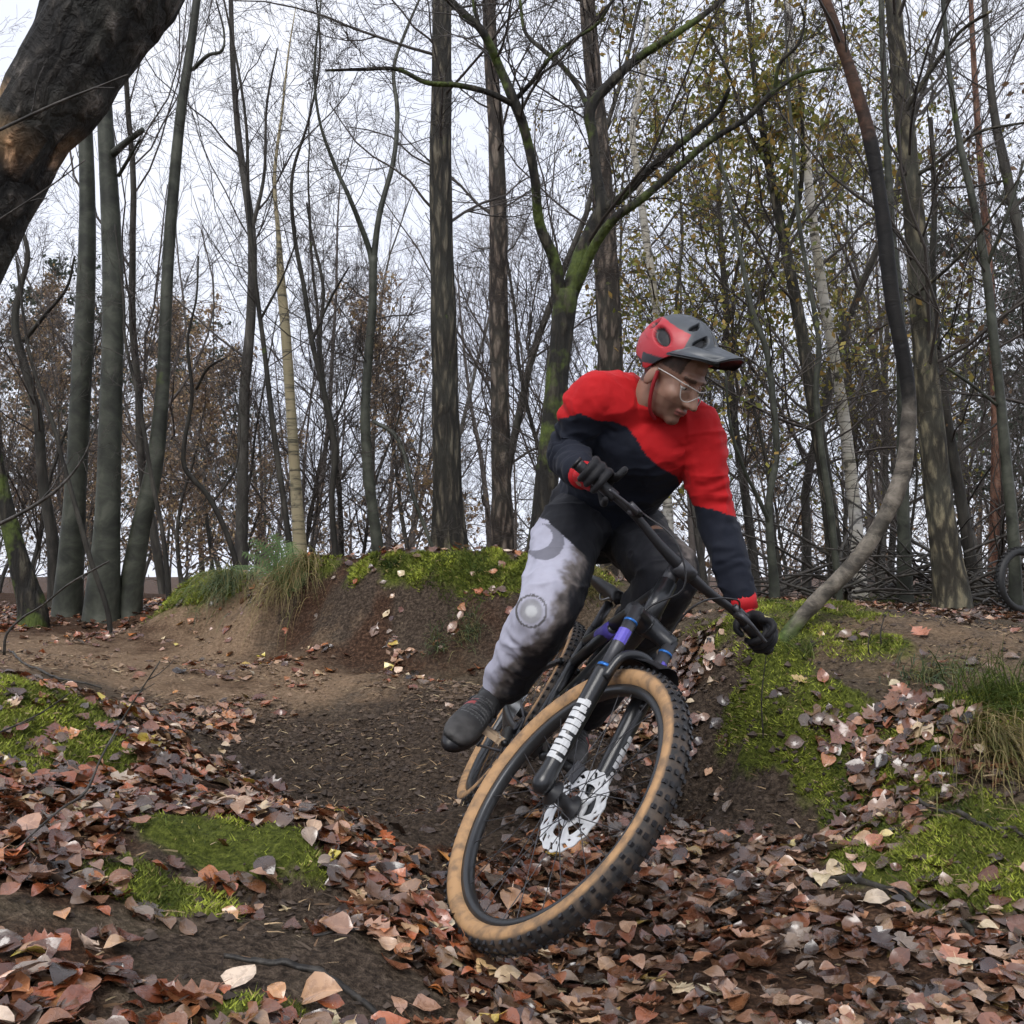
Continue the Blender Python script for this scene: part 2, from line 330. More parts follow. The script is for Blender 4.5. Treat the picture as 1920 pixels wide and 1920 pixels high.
S_LEAF = splat([(1300,1850,.45,1.3),(1600,1890,.35,1.3),(1150,1800,.4,1.3),(1000,1650,.4),(1150,1650,.45,1.1),(1350,1650,.38,1.1),(1480,1780,.35,1.5),(1400,1900,.3,1.5),(1700,1900,.3,1.4),(1800,1910,.25,1.3),(1250,1700,.3,1.3),(1000,1880,.3,1.1),(1250,1560,.35,.8),(1050,1560,.3,.7),(1420,1600,.25,.9),(1900,1900,.2,1),
 (120,1490,.45,1.3),(350,1490,.4,1.3),(480,1550,.3,1.3),(60,1560,.3,1.2),(220,1540,.3,1.1),(560,1600,.2,1.2),(650,1660,.18,1.2),(700,1700,.14,1.2),(760,1730,.14,1.1),(820,1800,.2,.9),
 (100,1640,.16,1.),(60,1790,.14,.9),(190,1800,.10,1.),(80,1850,.12,1.),(270,1820,.07,.9),(420,1880,.12,.7),(540,1870,.12,.9),(600,1900,.1,.9),(30,1900,.2,.8),(300,1400,.3,.8),(250,1350,.25,.8),(430,1360,.3,.5),(130,1310,.2,.9),
 (1330,1260,.35,2.2),(1290,1310,.3,1.8),(1580,1270,.2,1.2),(1640,1300,.25,2.2),(1720,1290,.3,2.2),(1700,1370,.25,2.4),(1620,1370,.18,2.2),(1850,1270,.3,1.1),(1780,1410,.18,1.),(1900,1310,.25,.9),(1370,1290,.2,1.2),
 (680,1195,.5,.8),(760,1210,.4,.8),(900,1150,.5,.5),(1000,1180,.5,.6),(150,1155,1.4,1.2),(300,1140,1.2,1.3),(50,1170,1.2,1.1),(250,1200,.6,.6),(420,1280,.5,.5),(600,1230,.4,.5),(700,1045,.8,.9),(850,1042,.7,.8),(500,1055,.6,.9),(400,1080,.4,.8),(1650,1140,1.2,.6),(1850,1142,1.2,.7),(1450,1150,.9,.5)])
S_BARE = splat([(1330,1470,.28),(1420,1480,.24),(1480,1530,.18),(1290,1420,.22),(1400,1420,.2),(700,1500,.38),(800,1450,.4),(820,1560,.25),(640,1420,.36),(900,1420,.35),(540,1390,.25),(650,1130,.2),(800,1140,.2),(500,1140,.2),(350,1790,.12),(470,1830,.10),(330,1620,.08),(560,1700,.12),(680,1850,.14),(450,1740,.12),(620,1790,.12)])
def lumps(xy):
    n = len(xy); p = np.c_[xy, np.zeros(n)]
    mud = field(xy, S_MUD); tr = field(xy, S_TRAIL); mo = field(xy, S_MOSS); sa = field(xy, S_SAND)
    near = 1 - sstep(6, 12, np.hypot(xy[:, 0], xy[:, 1]))
    z = .030 * fbm(p * 1.7, 3, 5) + .018 * fbm(p * 6, 4, 9) * (1 - .5 * tr)
    z += near * mud * (.022 * np.abs(fbm(p * 15, 3, 21)) + .012 * fbm(p * 34, 2, 31))
    z += near * np.minimum(mo * 1.3, 1) * (.026 + .045 * fbm(p * 7, 3, 41))
    z += near * .006 * fbm(p * 40, 2, 51) * (1 - sa * .5)
    rut = np.exp(-((xy[:, 0] + .55 - .35 * (xy[:, 1] - 3.4)) / .10) ** 2) * mud * .02
    return z - rut
def h(xy):
    xy = np.asarray(xy, float).reshape(-1, 2); return h0(xy) + lumps(xy)
def _axis(lo, a, b, hi, st):
    m = np.arange(a, b, st); g = [b]; s = st
    while g[-1] < hi: s *= 1.13; g.append(g[-1] + s)
    l = [a]; s = st
    while l[-1] > lo: s *= 1.13; l.append(l[-1] - s)
    return np.r_[l[:0:-1], m, g]
gx = _axis(-400, -2.6, 2.9, 400, .019); gy = _axis(-30, 1.1, 5.4, 700, .019)
XX, YY = np.meshgrid(gx, gy); xy = np.c_[XX.ravel(), YY.ravel()]
zz = h(xy); nx, ny = len(gx), len(gy)
i, j = np.meshgrid(np.arange(ny - 1), np.arange(nx - 1), indexing='ij')
GF = np.stack([i * nx + j, i * nx + j + 1, (i + 1) * nx + j + 1, (i + 1) * nx + j], -1).reshape(-1, 4)
_gc = np.c_[np.maximum(field(xy, S_MUD), field(xy, S_BARE) * .9), np.maximum(field(xy, S_SAND), field(xy, S_TRAIL) * .55), np.minimum(field(xy, S_MOSS), 1), np.clip(field(xy, S_LEAF) * (1 - sstep(.3, .7, field(xy, S_MOSS))) * (1 - sstep(.25, .65, field(xy, S_BARE))) * (1 - sstep(.25, .6, field(xy, S_TRAIL))) + .9 * sstep(9, 12, np.hypot(xy[:, 0], xy[:, 1])), 0, 1)]
t = NT('forest_floor'); a = t.attr(); v = t.coord('Object'); lfm = t.math('ADD', a.outputs['Alpha'], t.math('MULTIPLY', t.math('SUBTRACT', t.noise(v, 7, 4, .65), .5), .9)); sp = t.n('SeparateColor'); t.l(a.outputs['Color'], sp.inputs[0])
n1 = t.noise(v, 7, 4, .65); n2 = t.noise(v, 60, 4, .75); n3 = t.noise(v, 230, 2, .7)
base = t.ramp(n2, [(.3, (.024, .017, .012)), (.48, (.075, .055, .038)), (.68, (.18, .135, .095))])
base = t.mix(t.ramp(n1, [(.4, 0.), (.7, .5)]), base, (.055, .05, .028))
mud = t.ramp(n2, [(.32, (.012, .009, .007)), (.48, (.050, .036, .026)), (.68, (.13, .097, .072))])
sand = t.ramp(n2, [(.28, (.09, .060, .037)), (.48, (.20, .135, .085)), (.7, (.35, .245, .16))])
moss = t.ramp(n2, [(.3, (.018, .026, .004)), (.5, (.07, .085, .014)), (.7, (.16, .18, .035))])
edge = t.math('MULTIPLY', t.math('SUBTRACT', n1, .5), .9)
fac = lambda ch, lo, hi: t.ramp(t.math('ADD', sp.outputs[ch], edge), [(lo, 0.), (hi, 1.)])
c = t.mix(fac(0, .3, .6), base, mud); c = t.mix(fac(1, .35, .75), c, sand); c = t.mix(fac(2, .38, .62), c, moss)
mulch = t.ramp(n2, [(.3, (.010, .006, .005)), (.5, (.050, .026, .016)), (.7, (.15, .085, .052))]); c = t.mix(t.ramp(lfm, [(.35, 0.), (.7, .9)]), c, mulch)
c = t.mix(t.ramp(n3, [(.62, 0.), (.78, .45)]), c, (.22, .16, .105))           # bits of dry litter
t.set(c, t.ramp(n1, [(.35, .6), (.65, .95)]), .10)
t.bump(n2, 1., .022); M['ground'] = t.m
ground = obj('ground', np.c_[xy, zz], GF, M['ground'], col=_gc, kind='structure')

# ---- leaves
PAL = np.array([(.19,.060,.026),(.13,.042,.022),(.22,.105,.060),(.26,.165,.115),(.36,.25,.18),(.24,.15,.12),(.080,.036,.024),(.05,.032,.026),(.18,.15,.14),(.29,.11,.035),(.115,.075,.055),(.44,.32,.07)])
PW = np.array([.15,.14,.12,.10,.05,.12,.12,.09,.05,.03,.09,.012]); PW /= PW.sum()
def leaf_shape(kind, seed, ns=6):
    r = np.random.default_rng(seed); t = np.linspace(0, 1, ns)
    if kind == 'beech': wd = .36 * np.sin(np.pi * t ** .85) ** .8
    elif kind == 'oak': wd = (.10 + .26 * np.sin(np.pi * t ** 1.2) ** .9) * (1 + .38 * np.cos(t * 2 * np.pi * 4.2)); wd[0] = .01; wd[-1] = .03
    else: wd = .42 * np.sin(np.pi * t ** .7) ** .9
    wd[0] = max(wd[0], .008); c = r.uniform(-.6, .8); f = r.uniform(-.1, .5); tw = r.uniform(-.8, .8); rip = r.uniform(.015, .07)
    V = []; UV = []
    for k, (s, x) in enumerate(zip(t, wd)):
        zc = c * (s - .5) ** 2 * 1.6 - c * .2
        for u in (-1, 0, 1):
            jag = 1 + r.uniform(-.10, .10)
            V.append([s - .5, u * x * jag, zc + f * abs(u) * x + tw * u * x * (s - .5) + r.uniform(-rip, rip)]); UV.append([s, u * x])
    F = []
    for k in range(ns - 1):
        for u in (0, 1): F.append([k * 3 + u, k * 3 + u + 1, k * 3 + u + 4, k * 3 + u + 3])
    n = len(V)                                                     # the stalk
    V += [[-.5, .012, V[1][2]], [-.5, -.012, V[1][2]], [-.72, -.006, V[1][2] + .06], [-.72, .006, V[1][2] + .06]]; UV += [[0, 0]] * 4
    F.append([n, n + 1, n + 2, n + 3])
    return np.array(V), np.array(F), np.array(UV)
def leaf_mat(name, obcol):
    t = NT(name)
    if obcol: cc = t.n('ObjectInfo').outputs['Color']
    else: cc = t.attr().outputs['Color']
    u = t.n('UVMap'); u.uv_map = 'UVMap'; s = t.n('SeparateXYZ'); t.l(u.outputs[0], s.inputs[0])
    ab = t.math('ABSOLUTE', s.outputs[1]); wv = t.math('SINE', t.math('MULTIPLY', t.math('SUBTRACT', s.outputs[0], t.math('MULTIPLY', ab, .8)), 62.))
    mid = t.ramp(ab, [(0., 1.), (.025, 0.)])
    n = t.noise(t.coord('Object'), 38 if not obcol else 5, 4)
    c = t.mix(t.ramp(n, [(.3, .65), (.6, 0.)]), cc, t.mix(1., cc, (.45, .42, .42), 'MULTIPLY'))
    c = t.mix(t.math('MULTIPLY', mid, .4), c, t.mix(1., cc, (1.5, 1.45, 1.4), 'MULTIPLY'))
    c = t.mix(t.ramp(wv, [(.9, 0.), (1., .06)]), c, t.mix(1., cc, (.5, .5, .5), 'MULTIPLY'))
    t.set(c, t.ramp(n, [(.3, .16), (.7, .38)]), .8); t.bump(n, .6, .003)
    tr = t.n('BsdfTranslucent'); t.l(c, tr.inputs[0]); ms = t.n('MixShader'); t.b.inputs['Coat Weight'].default_value = .45; t.b.inputs['Coat Roughness'].default_value = .14; ms.inputs[0].default_value = .10
    t.l(t.b.outputs[0], ms.inputs[1]); t.l(tr.outputs[0], ms.inputs[2]); t.l(ms.outputs[0], t.out.inputs[0]); return t.m
M['leaf_one'] = leaf_mat('fallen_leaf_wet', True); M['leaf_many'] = leaf_mat('leaf_litter', False)
ARCH = [leaf_shape('beech', 11), leaf_shape('beech', 12), leaf_shape('beech', 13), leaf_shape('beech', 14), leaf_shape('oak', 15, 12), leaf_shape('round', 18), leaf_shape('beech', 1), leaf_shape('beech', 2), leaf_shape('beech', 3), leaf_shape('beech', 4), leaf_shape('oak', 5, 12), leaf_shape('oak', 6, 12), leaf_shape('round', 7), leaf_shape('round', 8)]
AW = np.array([.1,.1,.1,.1,.06,.05,.1,.1,.1,.08,.04,.04,.02,.01]); AW /= AW.sum()
def scatter(n, x0, x1, y0, y1, S, floor=0.):
    q = np.c_[rng.uniform(x0, x1, n), rng.uniform(y0, y1, n)]
    dd = field(q, S) + floor; dd = dd * (np.where(q[:, 0] > -.1, .38, .10) + 1.7 * sstep(-.5, .45, fbm(np.c_[q * 3.6, q[:, :1] * 0], 3, 77) * 1.5))
    if S is S_LEAF: dd = dd * (1 - np.where(q[:, 0] > .5, .55, .86) * sstep(.3, .7, field(q, S_MOSS))) * (1 - .95 * sstep(.25, .6, field(q, S_TRAIL))) * (1 - .93 * sstep(.25, .65, field(q, S_BARE))) * (1 - .55 * sstep(.45, .9, np.maximum(field(q, S_MUD), field(q, S_SAND)) - .5 * field(q, S_LEAF)))
    return q[rng.uniform(0, 1, n) < dd]
def normals(q, e=.03):
    a = np.r_[q + [e, 0], q - [e, 0], q + [0, e], q - [0, e]]; z = h0(a).reshape(4, -1)
    return nrm(np.c_[-(z[0] - z[1]) / (2 * e), -(z[2] - z[3]) / (2 * e), np.ones(len(q))])
def frames(q, tilt):
    nn = normals(q); nn = nrm(nn + rng.normal(0, tilt, (len(q), 3)) * [1, 1, .4])
    az = rng.uniform(0, 2 * np.pi, len(q)); x = np.c_[np.cos(az), np.sin(az), np.zeros(len(q))]
    x = nrm(x - nn * (x * nn).sum(1)[:, None]); return np.stack([x, np.cross(nn, x), nn], -1)     # columns
qn = scatter(27000, -2.6, 2.8, 1.1, 4.6, S_LEAF, .008)
qf = scatter(24000, -5, 5, 4.6, 11, S_LEAF, .04)
q = np.r_[qn, qf]; nl = len(q)
zz_ = h(q) + .006 + np.abs(rng.normal(0, .012, nl)) * np.minimum(field(q, S_LEAF), 1.2)
sz = rng.uniform(.034, .072, nl) * np.where(rng.uniform(0, 1, nl) < .12, 1.25, 1); ar = rng.choice(len(ARCH), nl, p=AW)
sz = np.where(np.isin(ar, (4, 10, 11)), sz * 1.35, sz)
pc = np.clip(1., 0, 1) * PAL[rng.choice(len(PAL), nl, p=PW)] * np.exp(rng.normal(-.30, .58, (nl, 1))) * 1.45 * np.array([[1.06, .95, .76]])
FR = frames(q, .26)
dull = sstep(-.2, .5, q[:, 0])[:, None] * .35; gm = pc.mean(1, keepdims=True); pc = pc * (1 - dull) + dull * (gm * np.array([[1.34, .93, .66]])) ; pc = pc * (1 - .5 * dull)
pc = np.minimum(pc, .30 + .35 * pc)
pr = proj(np.c_[q, zz_]); inside = (pr[:, 0] > -40) & (pr[:, 0] < 1960) & (pr[:, 1] > 1000) & (pr[:, 1] < 1960)
big = np.argsort(-(np.where(inside, sz / pr[:, 2], 0)))[:300]; isbig = np.zeros(nl, bool); isbig[big] = True
ameshes = []
for k, (V, F, UV) in enumerate(ARCH): ameshes.append(mesh_np('fallen_leaf', V, F, True, M['leaf_one'], uv=UV))
for b in big:
    o = bpy.data.objects.new('fallen_leaf', ameshes[ar[b]]); COL.objects.link(o); o.parent = ground
    mt = Matrix.Identity(4)
    for r_ in range(3):
        for c_ in range(3): mt[r_][c_] = FR[b, r_, c_] * sz[b]
        mt[r_][3] = [*q[b], zz_[b]][r_]
    o.matrix_local = mt; o.color = (*pc[b], 1)
Vs, Fs, Cs, Us, n = [], [], [], [], 0
LOW = [leaf_shape('beech', 40 + k, 4) for k in range(len(ARCH))]; isfar = q[:, 1] > 4.6
for k, (V, F, UV) in list(enumerate(ARCH)) + [(k + 100, x) for k, x in enumerate(LOW)]:
    m = np.nonzero((ar == k % 100) & ~isbig & (isfar == (k >= 100)))[0]
    W = np.einsum('nij,vj->nvi', FR[m] * sz[m][:, None, None], V) + np.c_[q[m], zz_[m]][:, None, :]
    Vs.append(W.reshape(-1, 3)); Cs.append(np.repeat(pc[m], len(V), 0)); Us.append(np.tile(UV, (len(m), 1)))
    Fs.append((F[None] + (np.arange(len(m)) * len(V))[:, None, None] + n).reshape(-1, 4)); n += len(m) * len(V)
obj('leaf_litter', np.concatenate(Vs), np.concatenate(Fs), M['leaf_many'], ground, col=np.concatenate(Cs), uv=np.concatenate(Us), kind='stuff')

# ---- moss fronds, needles and crumbs on the soil
def slivers(q, z, ln, wd, lean, up, cols, arch=0.):
    n = len(q); nn = normals(q); az = rng.uniform(0, 2 * np.pi, n)
    d = nrm(nn * up + lean * np.c_[np.cos(az), np.sin(az), rng.uniform(-.2, .3, n)])
    s = nrm(np.cross(d, rng.normal(0, 1, (n, 3)))) * wd[:, None]; b = np.c_[q, z]
    m = b + d * ln[:, None] * .55 + nn * (arch * ln)[:, None]; e = b + d * ln[:, None]
    V = np.stack([b - s, b + s, m + s * .8, m - s * .8, e], 1).reshape(-1, 3); i = np.arange(n)[:, None] * 5
    return V, [i + [0, 1, 2, 3], i + [3, 2, 4]], np.repeat(cols, 5, 0)
qm = scatter(1500000, -3.2, 3.4, 1.4, 7.6, S_MOSS); qm = qm[field(qm, S_MOSS) + .42 * fbm(np.c_[qm * 6, qm[:, :1] * 0], 3, 91) > .42]
if len(qm) > 210000: qm = qm[rng.choice(len(qm), 210000, False)]
nm = len(qm); far_ = np.hypot(qm[:, 0], qm[:, 1]); k = np.clip(.5 + .9 * fbm(np.c_[qm * 11, qm[:, :1] * 0], 3, 12), 0, 1)[:, None]
mc = (np.array([(.03, .05, .007)]) * (1 - k) + np.array([(.32, .36, .05)]) * k) * rng.uniform(.55, 1.4, (nm, 1))
mc[rng.uniform(0, 1, nm) < .06] = (.30, .25, .09)
nn = normals(qm); az = rng.uniform(0, 2 * np.pi, nm); dv = nrm(nn * .8 + .75 * np.c_[np.cos(az), np.sin(az), rng.uniform(-.2, .3, nm)]); sv = nrm(np.cross(dv, rng.normal(0, 1, (nm, 3)))) * (rng.uniform(.0011, .0019, nm) * (.6 + .3 * far_))[:, None]
b_ = np.c_[qm, h(qm) - .003]; V = np.stack([b_ - sv, b_ + sv, b_ + dv * (rng.uniform(.008, .020, nm) * (.9 + .12 * far_))[:, None]], 1).reshape(-1, 3); F = np.arange(nm * 3).reshape(-1, 3); c = np.repeat(mc, 3, 0)
t = NT('moss'); t.set(t.attr().outputs['Color'], .7, .25); M['moss'] = t.m
obj('moss', V, F, M['moss'], col=c, kind='stuff'); tag(bpy.data.objects['moss'], 'bright green moss covering the banks and the lip', 'moss')
qd = np.r_[scatter(34000, -2.6, 2.8, 1.1, 5.5, S_MUD, .34), scatter(14000, -4, 4, 3.5, 8, S_SAND, .08)]; nd = len(qd)
dc = np.array([(.34,.24,.14),(.16,.10,.06),(.07,.05,.035),(.42,.33,.2),(.05,.035,.028)])[rng.choice(5, nd, p=[.22,.25,.22,.09,.22])] * rng.uniform(.7, 1.2, (nd, 1))
V, F, c = slivers(qd, h(qd) + .002, rng.uniform(.012, .05, nd), rng.uniform(.0006, .0026, nd), 1., .16, dc, .04)
o = obj('pine_needle_litter', V, F, M['moss'], ground, col=c, kind='stuff')

# crumbs and clods of soil
qc = np.r_[scatter(36000, -2.6, 2.8, 1.2, 5.2, S_MUD, .16), scatter(9000, -3, 3, 2.5, 7, S_SAND, .0)]; nc = len(qc); cs_ = rng.gamma(2.0, .0026, nc) + .002; oc = np.array([(1, 0, 0), (0, 1, 0), (-1, 0, 0), (0, -1, 0), (0, 0, .8), (0, 0, -.8)], float)
V = (oc[None] * rng.uniform(.6, 1.3, (nc, 6, 1)) + rng.normal(0, .15, (nc, 6, 3))) * cs_[:, None, None] + np.c_[qc, h(qc) + cs_ * .3][:, None]; of = np.array([(0, 1, 4), (1, 2, 4), (2, 3, 4), (3, 0, 4), (1, 0, 5), (2, 1, 5), (3, 2, 5), (0, 3, 5)]); F = (of[None] + (np.arange(nc) * 6)[:, None, None]).reshape(-1, 3)
sa_ = field(qc, S_SAND)[:, None]; cc_ = (np.array([(.050, .037, .029)]) * (1 - sa_) + np.array([(.19, .13, .085)]) * sa_) * rng.uniform(.5, 1.7, (nc, 1)); obj('soil_crumbs', V, F, M['moss'], ground, False, col=np.repeat(cc_, 6, 0), kind='stuff')
# ------------------------------------------------------------------ trees
def grow(st, dr, ln, rd, K, wig, trop, taper=.35):
    """st,dr (N,3), ln,rd (N,) -> polylines (N,K,3) and radii; trop lifts (+) or droops (-)"""
    N = len(st); p = np.empty((N, K, 3)); p[:, 0] = st; d = nrm(dr); s = (ln / (K - 1))[:, None]
    for k in range(1, K):
        d = nrm(d + rng.normal(0, wig, (N, 3)) + np.array([0, 0, trop])); p[:, k] = p[:, k - 1] + d * s
    t = np.linspace(0, 1, K); return p, rd[:, None] * (1 - (1 - taper) * t)[None]
def spawn(p, r, n, t0, t1, ang, lf, rf, plen=None):
    """n children on each polyline: start, direction, length, radius"""
    N, K, _ = p.shape; i = np.repeat(np.arange(N), n); t = rng.uniform(t0, t1, len(i)); u = t * (K - 1); k = np.minimum(u.astype(int), K - 2); f = (u - k)[:, None]
    st = p[i, k] * (1 - f) + p[i, k + 1] * f; tg = nrm(p[i, k + 1] - p[i, k]); side = nrm(np.cross(tg, rng.normal(0, 1, (len(i), 3))))
    a = rng.uniform(ang[0], ang[1], len(i))[:, None]; d = tg * np.cos(a) + side * np.sin(a)
    pl = np.linalg.norm(np.diff(p, axis=1), axis=2).sum(1)[i] if plen is None else plen
    rr = (r[i, k] * (1 - f[:, 0]) + r[i, k + 1] * f[:, 0]); ln = pl * rng.uniform(lf[0], lf[1], len(i)) * (1.15 - .6 * t)
    return st, d, ln, np.maximum(rr * rng.uniform(rf[0], rf[1], len(i)), .0016)
def quads(c, size, cols, flat=.3):
    n = len(c); a = nrm(rng.normal(0, 1, (n, 3))); b = nrm(np.cross(a, rng.normal(0, 1, (n, 3)) + [0, 0, 1.])); s = size[:, None]
    V = np.stack([c - a * s, c + b * s * .55 - a * s * .1, c + a * s, c - b * s * .55 - a * s * .1], 1).reshape(-1, 3)
    return V, np.arange(n * 4).reshape(-1, 4), np.repeat(cols, 4, 0)
YG = np.array([(.27,.25,.06),(.19,.20,.05),(.33,.27,.07),(.15,.17,.05),(.34,.22,.06)]); RUS = np.array([(.34,.24,.16),(.29,.20,.14),(.39,.28,.18),(.28,.22,.17),(.42,.30,.15)]); DRY = np.array([(.12,.08,.05),(.18,.11,.06)])
def trunk_mesh(pts, rad, S, seed, rough=.06, flare=.0):
    V, F = tubes(pts, rad, S, True); K = len(pts); c = np.repeat(pts, S, 0); d = V[:K * S] - c
    nz = fbm(V[:K * S] * [9, 9, 3.] + seed, 3, seed); n2 = vnoise(V[:K * S] * [30, 30, 7] + seed, seed + 5)
    V[:K * S] = c + d * (1 + rough * 1.6 * nz + rough * .7 * n2)[:, None]; return V, F
def px_poly(poly, d, kw=.78):
    n = len(poly); dd = np.full(n, d, float) if np.isscalar(d) else np.interp(np.linspace(0, 1, n), np.linspace(0, 1, len(d)), d)
    return np.array([[*P(x, y, z), kw * w_ / 2 * z / FPX] for (x, y, w_), z in zip(poly, dd)])
TREES = []
def tree(name, label, poly, d, bk, limbs=(), S=14, crown=(0, 0, 0, 0), t0=.3, leaf=None, twig='twig', seed=0, top=None, root=True, rough=.06, group=None, droop=.0, clen=1.0, flare=1.35, tint=None, kw=.78):
    """poly: (px, py, width px) from the base up; limbs: lists of the same, bent out of the trunk's plane by a depth list"""
    A = px_poly(poly, d, kw); base = A[0].copy()
    if root:
        gz = h([base[:2]])[0]; A = np.vstack([[base[0], base[1], min(gz, base[2]) - .15, base[3] * flare], [*(base[:2] * .97 + A[1][:2] * .03), max(gz + .12, base[2] * .5 + gz * .5), base[3] * 1.08], A[1:]]) if base[2] > gz - .05 else np.vstack([[base[0], base[1], gz - .15, base[3] * flare], A[1:]])
    if top is not None:                                              # carry on above the frame
        dr = nrm(A[-1, :3] - A[-2, :3]); A = np.vstack([A, [*(A[-1, :3] + dr * top * .5 + [0, 0, .05]), A[-1, 3] * .7], [*(A[-1, :3] + dr * top + [0, .1, .1]), A[-1, 3] * .35]])
    K = int(np.clip(np.linalg.norm(np.diff(A[:, :3], axis=0), axis=1).sum() / .06, 20, 110)); Q = spline(A, K)
    e = empty(name, [A[0, 0], A[0, 1], h([A[0, :2]])[0]], label, 'tree', group)
    V, F = trunk_mesh(Q[:, :3], Q[:, 3], S, seed + 3, rough); cl_ = None
    if tint: V, cl_ = tint(V, Q, S)
    obj('trunk', V, F, M[bk], e, col=cl_)
    par = [(Q[None, :, :3], Q[None, :, 3], crown[0])]
    for li, (lp, ld) in enumerate(limbs):
        B = px_poly(lp, ld); Qb = spline(B, max(12, int(len(lp) * 7))); V, F = trunk_mesh(Qb[:, :3], Qb[:, 3], 10, seed + 11 + li, rough); obj('limb', V, F, M[bk], e)
        par.append((Qb[None, :, :3], Qb[None, :, 3], crown[1]))
    tw = []; lpos = []
    for k, (p, r, n) in enumerate(par):
        if not n: continue
        L0 = np.linalg.norm(np.diff(p, axis=1), axis=2).sum()
        st, dr, ln, rd = spawn(p, r, n, t0 if k == 0 else .12, 1., (.6, 1.25), (.16, .36) if k == 0 else (.25, .6), (.12, .35)); ln = np.clip(ln * clen, .25, 2.4)
        rd = np.minimum(rd, .004 + ln * .006)
        p1, r1 = grow(st, dr, ln, rd, 8, .16, .05 - droop); tw.append((p1, r1))
        p2, r2 = grow(*spawn(p1, r1, crown[2], .15, 1, (.4, 1.0), (.3, .6), (.45, .7)), 6, .17, .03 - droop); tw.append((p2, r2)); last = p2
        if crown[3]:
            p3, r3 = grow(*spawn(p2, r2, crown[3], .15, 1, (.4, 1.0), (.3, .65), (.5, .8)), 4, .18, .02 - droop); tw.append((p3, np.maximum(r3, .0014))); last = p3
        lpos.append(last.reshape(-1, 3))
    if tw:
        V, F = merge([tubes(p, r, 4 if i == 0 else 3) for i, (p, r) in enumerate(tw)]); obj('crown', V, F, M[twig], e)
    if leaf and lpos:
        pal, n, sz = leaf; c = np.concatenate(lpos); c = c[rng.choice(len(c), n)] + rng.normal(0, .05, (n, 3))
        V, F, cc = quads(c, rng.uniform(.6, 1.2, n) * sz, pal[rng.choice(len(pal), n)] * rng.uniform(.7, 1.2, (n, 1))); obj('foliage', V, F, M['foliage'], e, False, col=cc, kind='stuff')
    TREES.append(e); return e

# ---- the big leaning trunk in the upper left corner
def torn(V, Q, S):
    K = len(Q); n = K * S; c = np.repeat(Q[:, :3], S, 0); d = V[:n] - c; p = V[:n]
    s = np.linalg.norm(np.diff(Q[:, :3], axis=0), axis=1).cumsum(); s = np.repeat(np.r_[0, s], S); pz = proj(c); s0 = s[np.argmin(np.abs(pz[:, 0] - 78) + np.abs(pz[:, 1] - 225))]
    th = np.tile(np.arange(S) / S * 2 * np.pi, K); u = s - s0 - .05 * np.sin(th * 2 + .8) - .03 * fbm(p * 22, 3, 7)
    plates = np.abs(fbm(p * [17, 17, 13], 4, 33)); k = 1 + .10 * sstep(.0, .012, u) - .05 * np.exp(-((u + .03) / .03) ** 2) + .30 * (plates - .25) + .05 * fbm(p * 70, 2, 12)
    V[:n] = c + d * k[:, None]; col = np.ones((len(V), 3)); cn = col[:n]; band = (u < 0) & (u > -.055 + .02 * fbm(p * 30, 2, 4)); cn[band] = np.array([7.5, 5.0, 3.1]) * (.75 + .4 * fbm(p * 45, 2, 9)[:, None])[band]; cn[(u >= 0) & (u < .012)] = .25; cn *= (1.25 + 1.3 * fbm(p * 9, 3, 44))[:, None]; cn[plates < .06] *= .35
    return V, col
def wetblack(V, Q, S):
    K = len(Q); n = K * S; py = np.r_[np.repeat(proj(Q[:, :3])[:, 1], S), [900] * (len(V) - n)] + 26 * fbm(V * 14, 3, 5); k1 = (sstep(235, 275, py) * (1 - sstep(715, 800, py)))[:, None]; k2 = (1 - sstep(235, 275, py))[:, None]
    col = np.array([.80, .75, .68]) * (1 - k1 - k2) + np.array([.030, .026, .024]) * k1 + np.array([.42, .22, .14]) * k2; kn = np.exp(-((np.repeat(proj(Q[:, :3])[:, 1], S) - 925) / 12) ** 2) + np.exp(-((np.repeat(proj(Q[:, :3])[:, 1], S) - 795) / 9) ** 2); col[:n] *= (1 - .7 * kn * (vnoise(V[:n] * 30, 3) > 0))[:, None]
    V[:n] += (V[:n] - np.repeat(Q[:, :3], S, 0)) * (.14 * kn + .10 * k1[:n, 0] * np.abs(fbm(V[:n] * 40, 2, 4)))[:, None]
    ms_ = (sstep(1150, 1200, py + 50 * fbm(V * 18, 3, 14)))[:, None]; col = col * (1 - ms_) + ms_ * np.array([.26, .46, .07]) * (1 + .6 * fbm(V * 60, 2, 3)[:, None])
    return V, np.clip(col, .02, 3)
e = tree('leaning_tree', 'thick leaning dark trunk with torn bark crossing the upper left corner', [(-470,1500,200),(-330,1050,190),(-170,690,182),(0,345,180),(110,160,190),(215,-10,215),(300,-150,205),(420,-330,180)], 2.2, 'oldtrunk', S=72, seed=3, rough=.06, top=1.6, tint=torn, kw=.86)
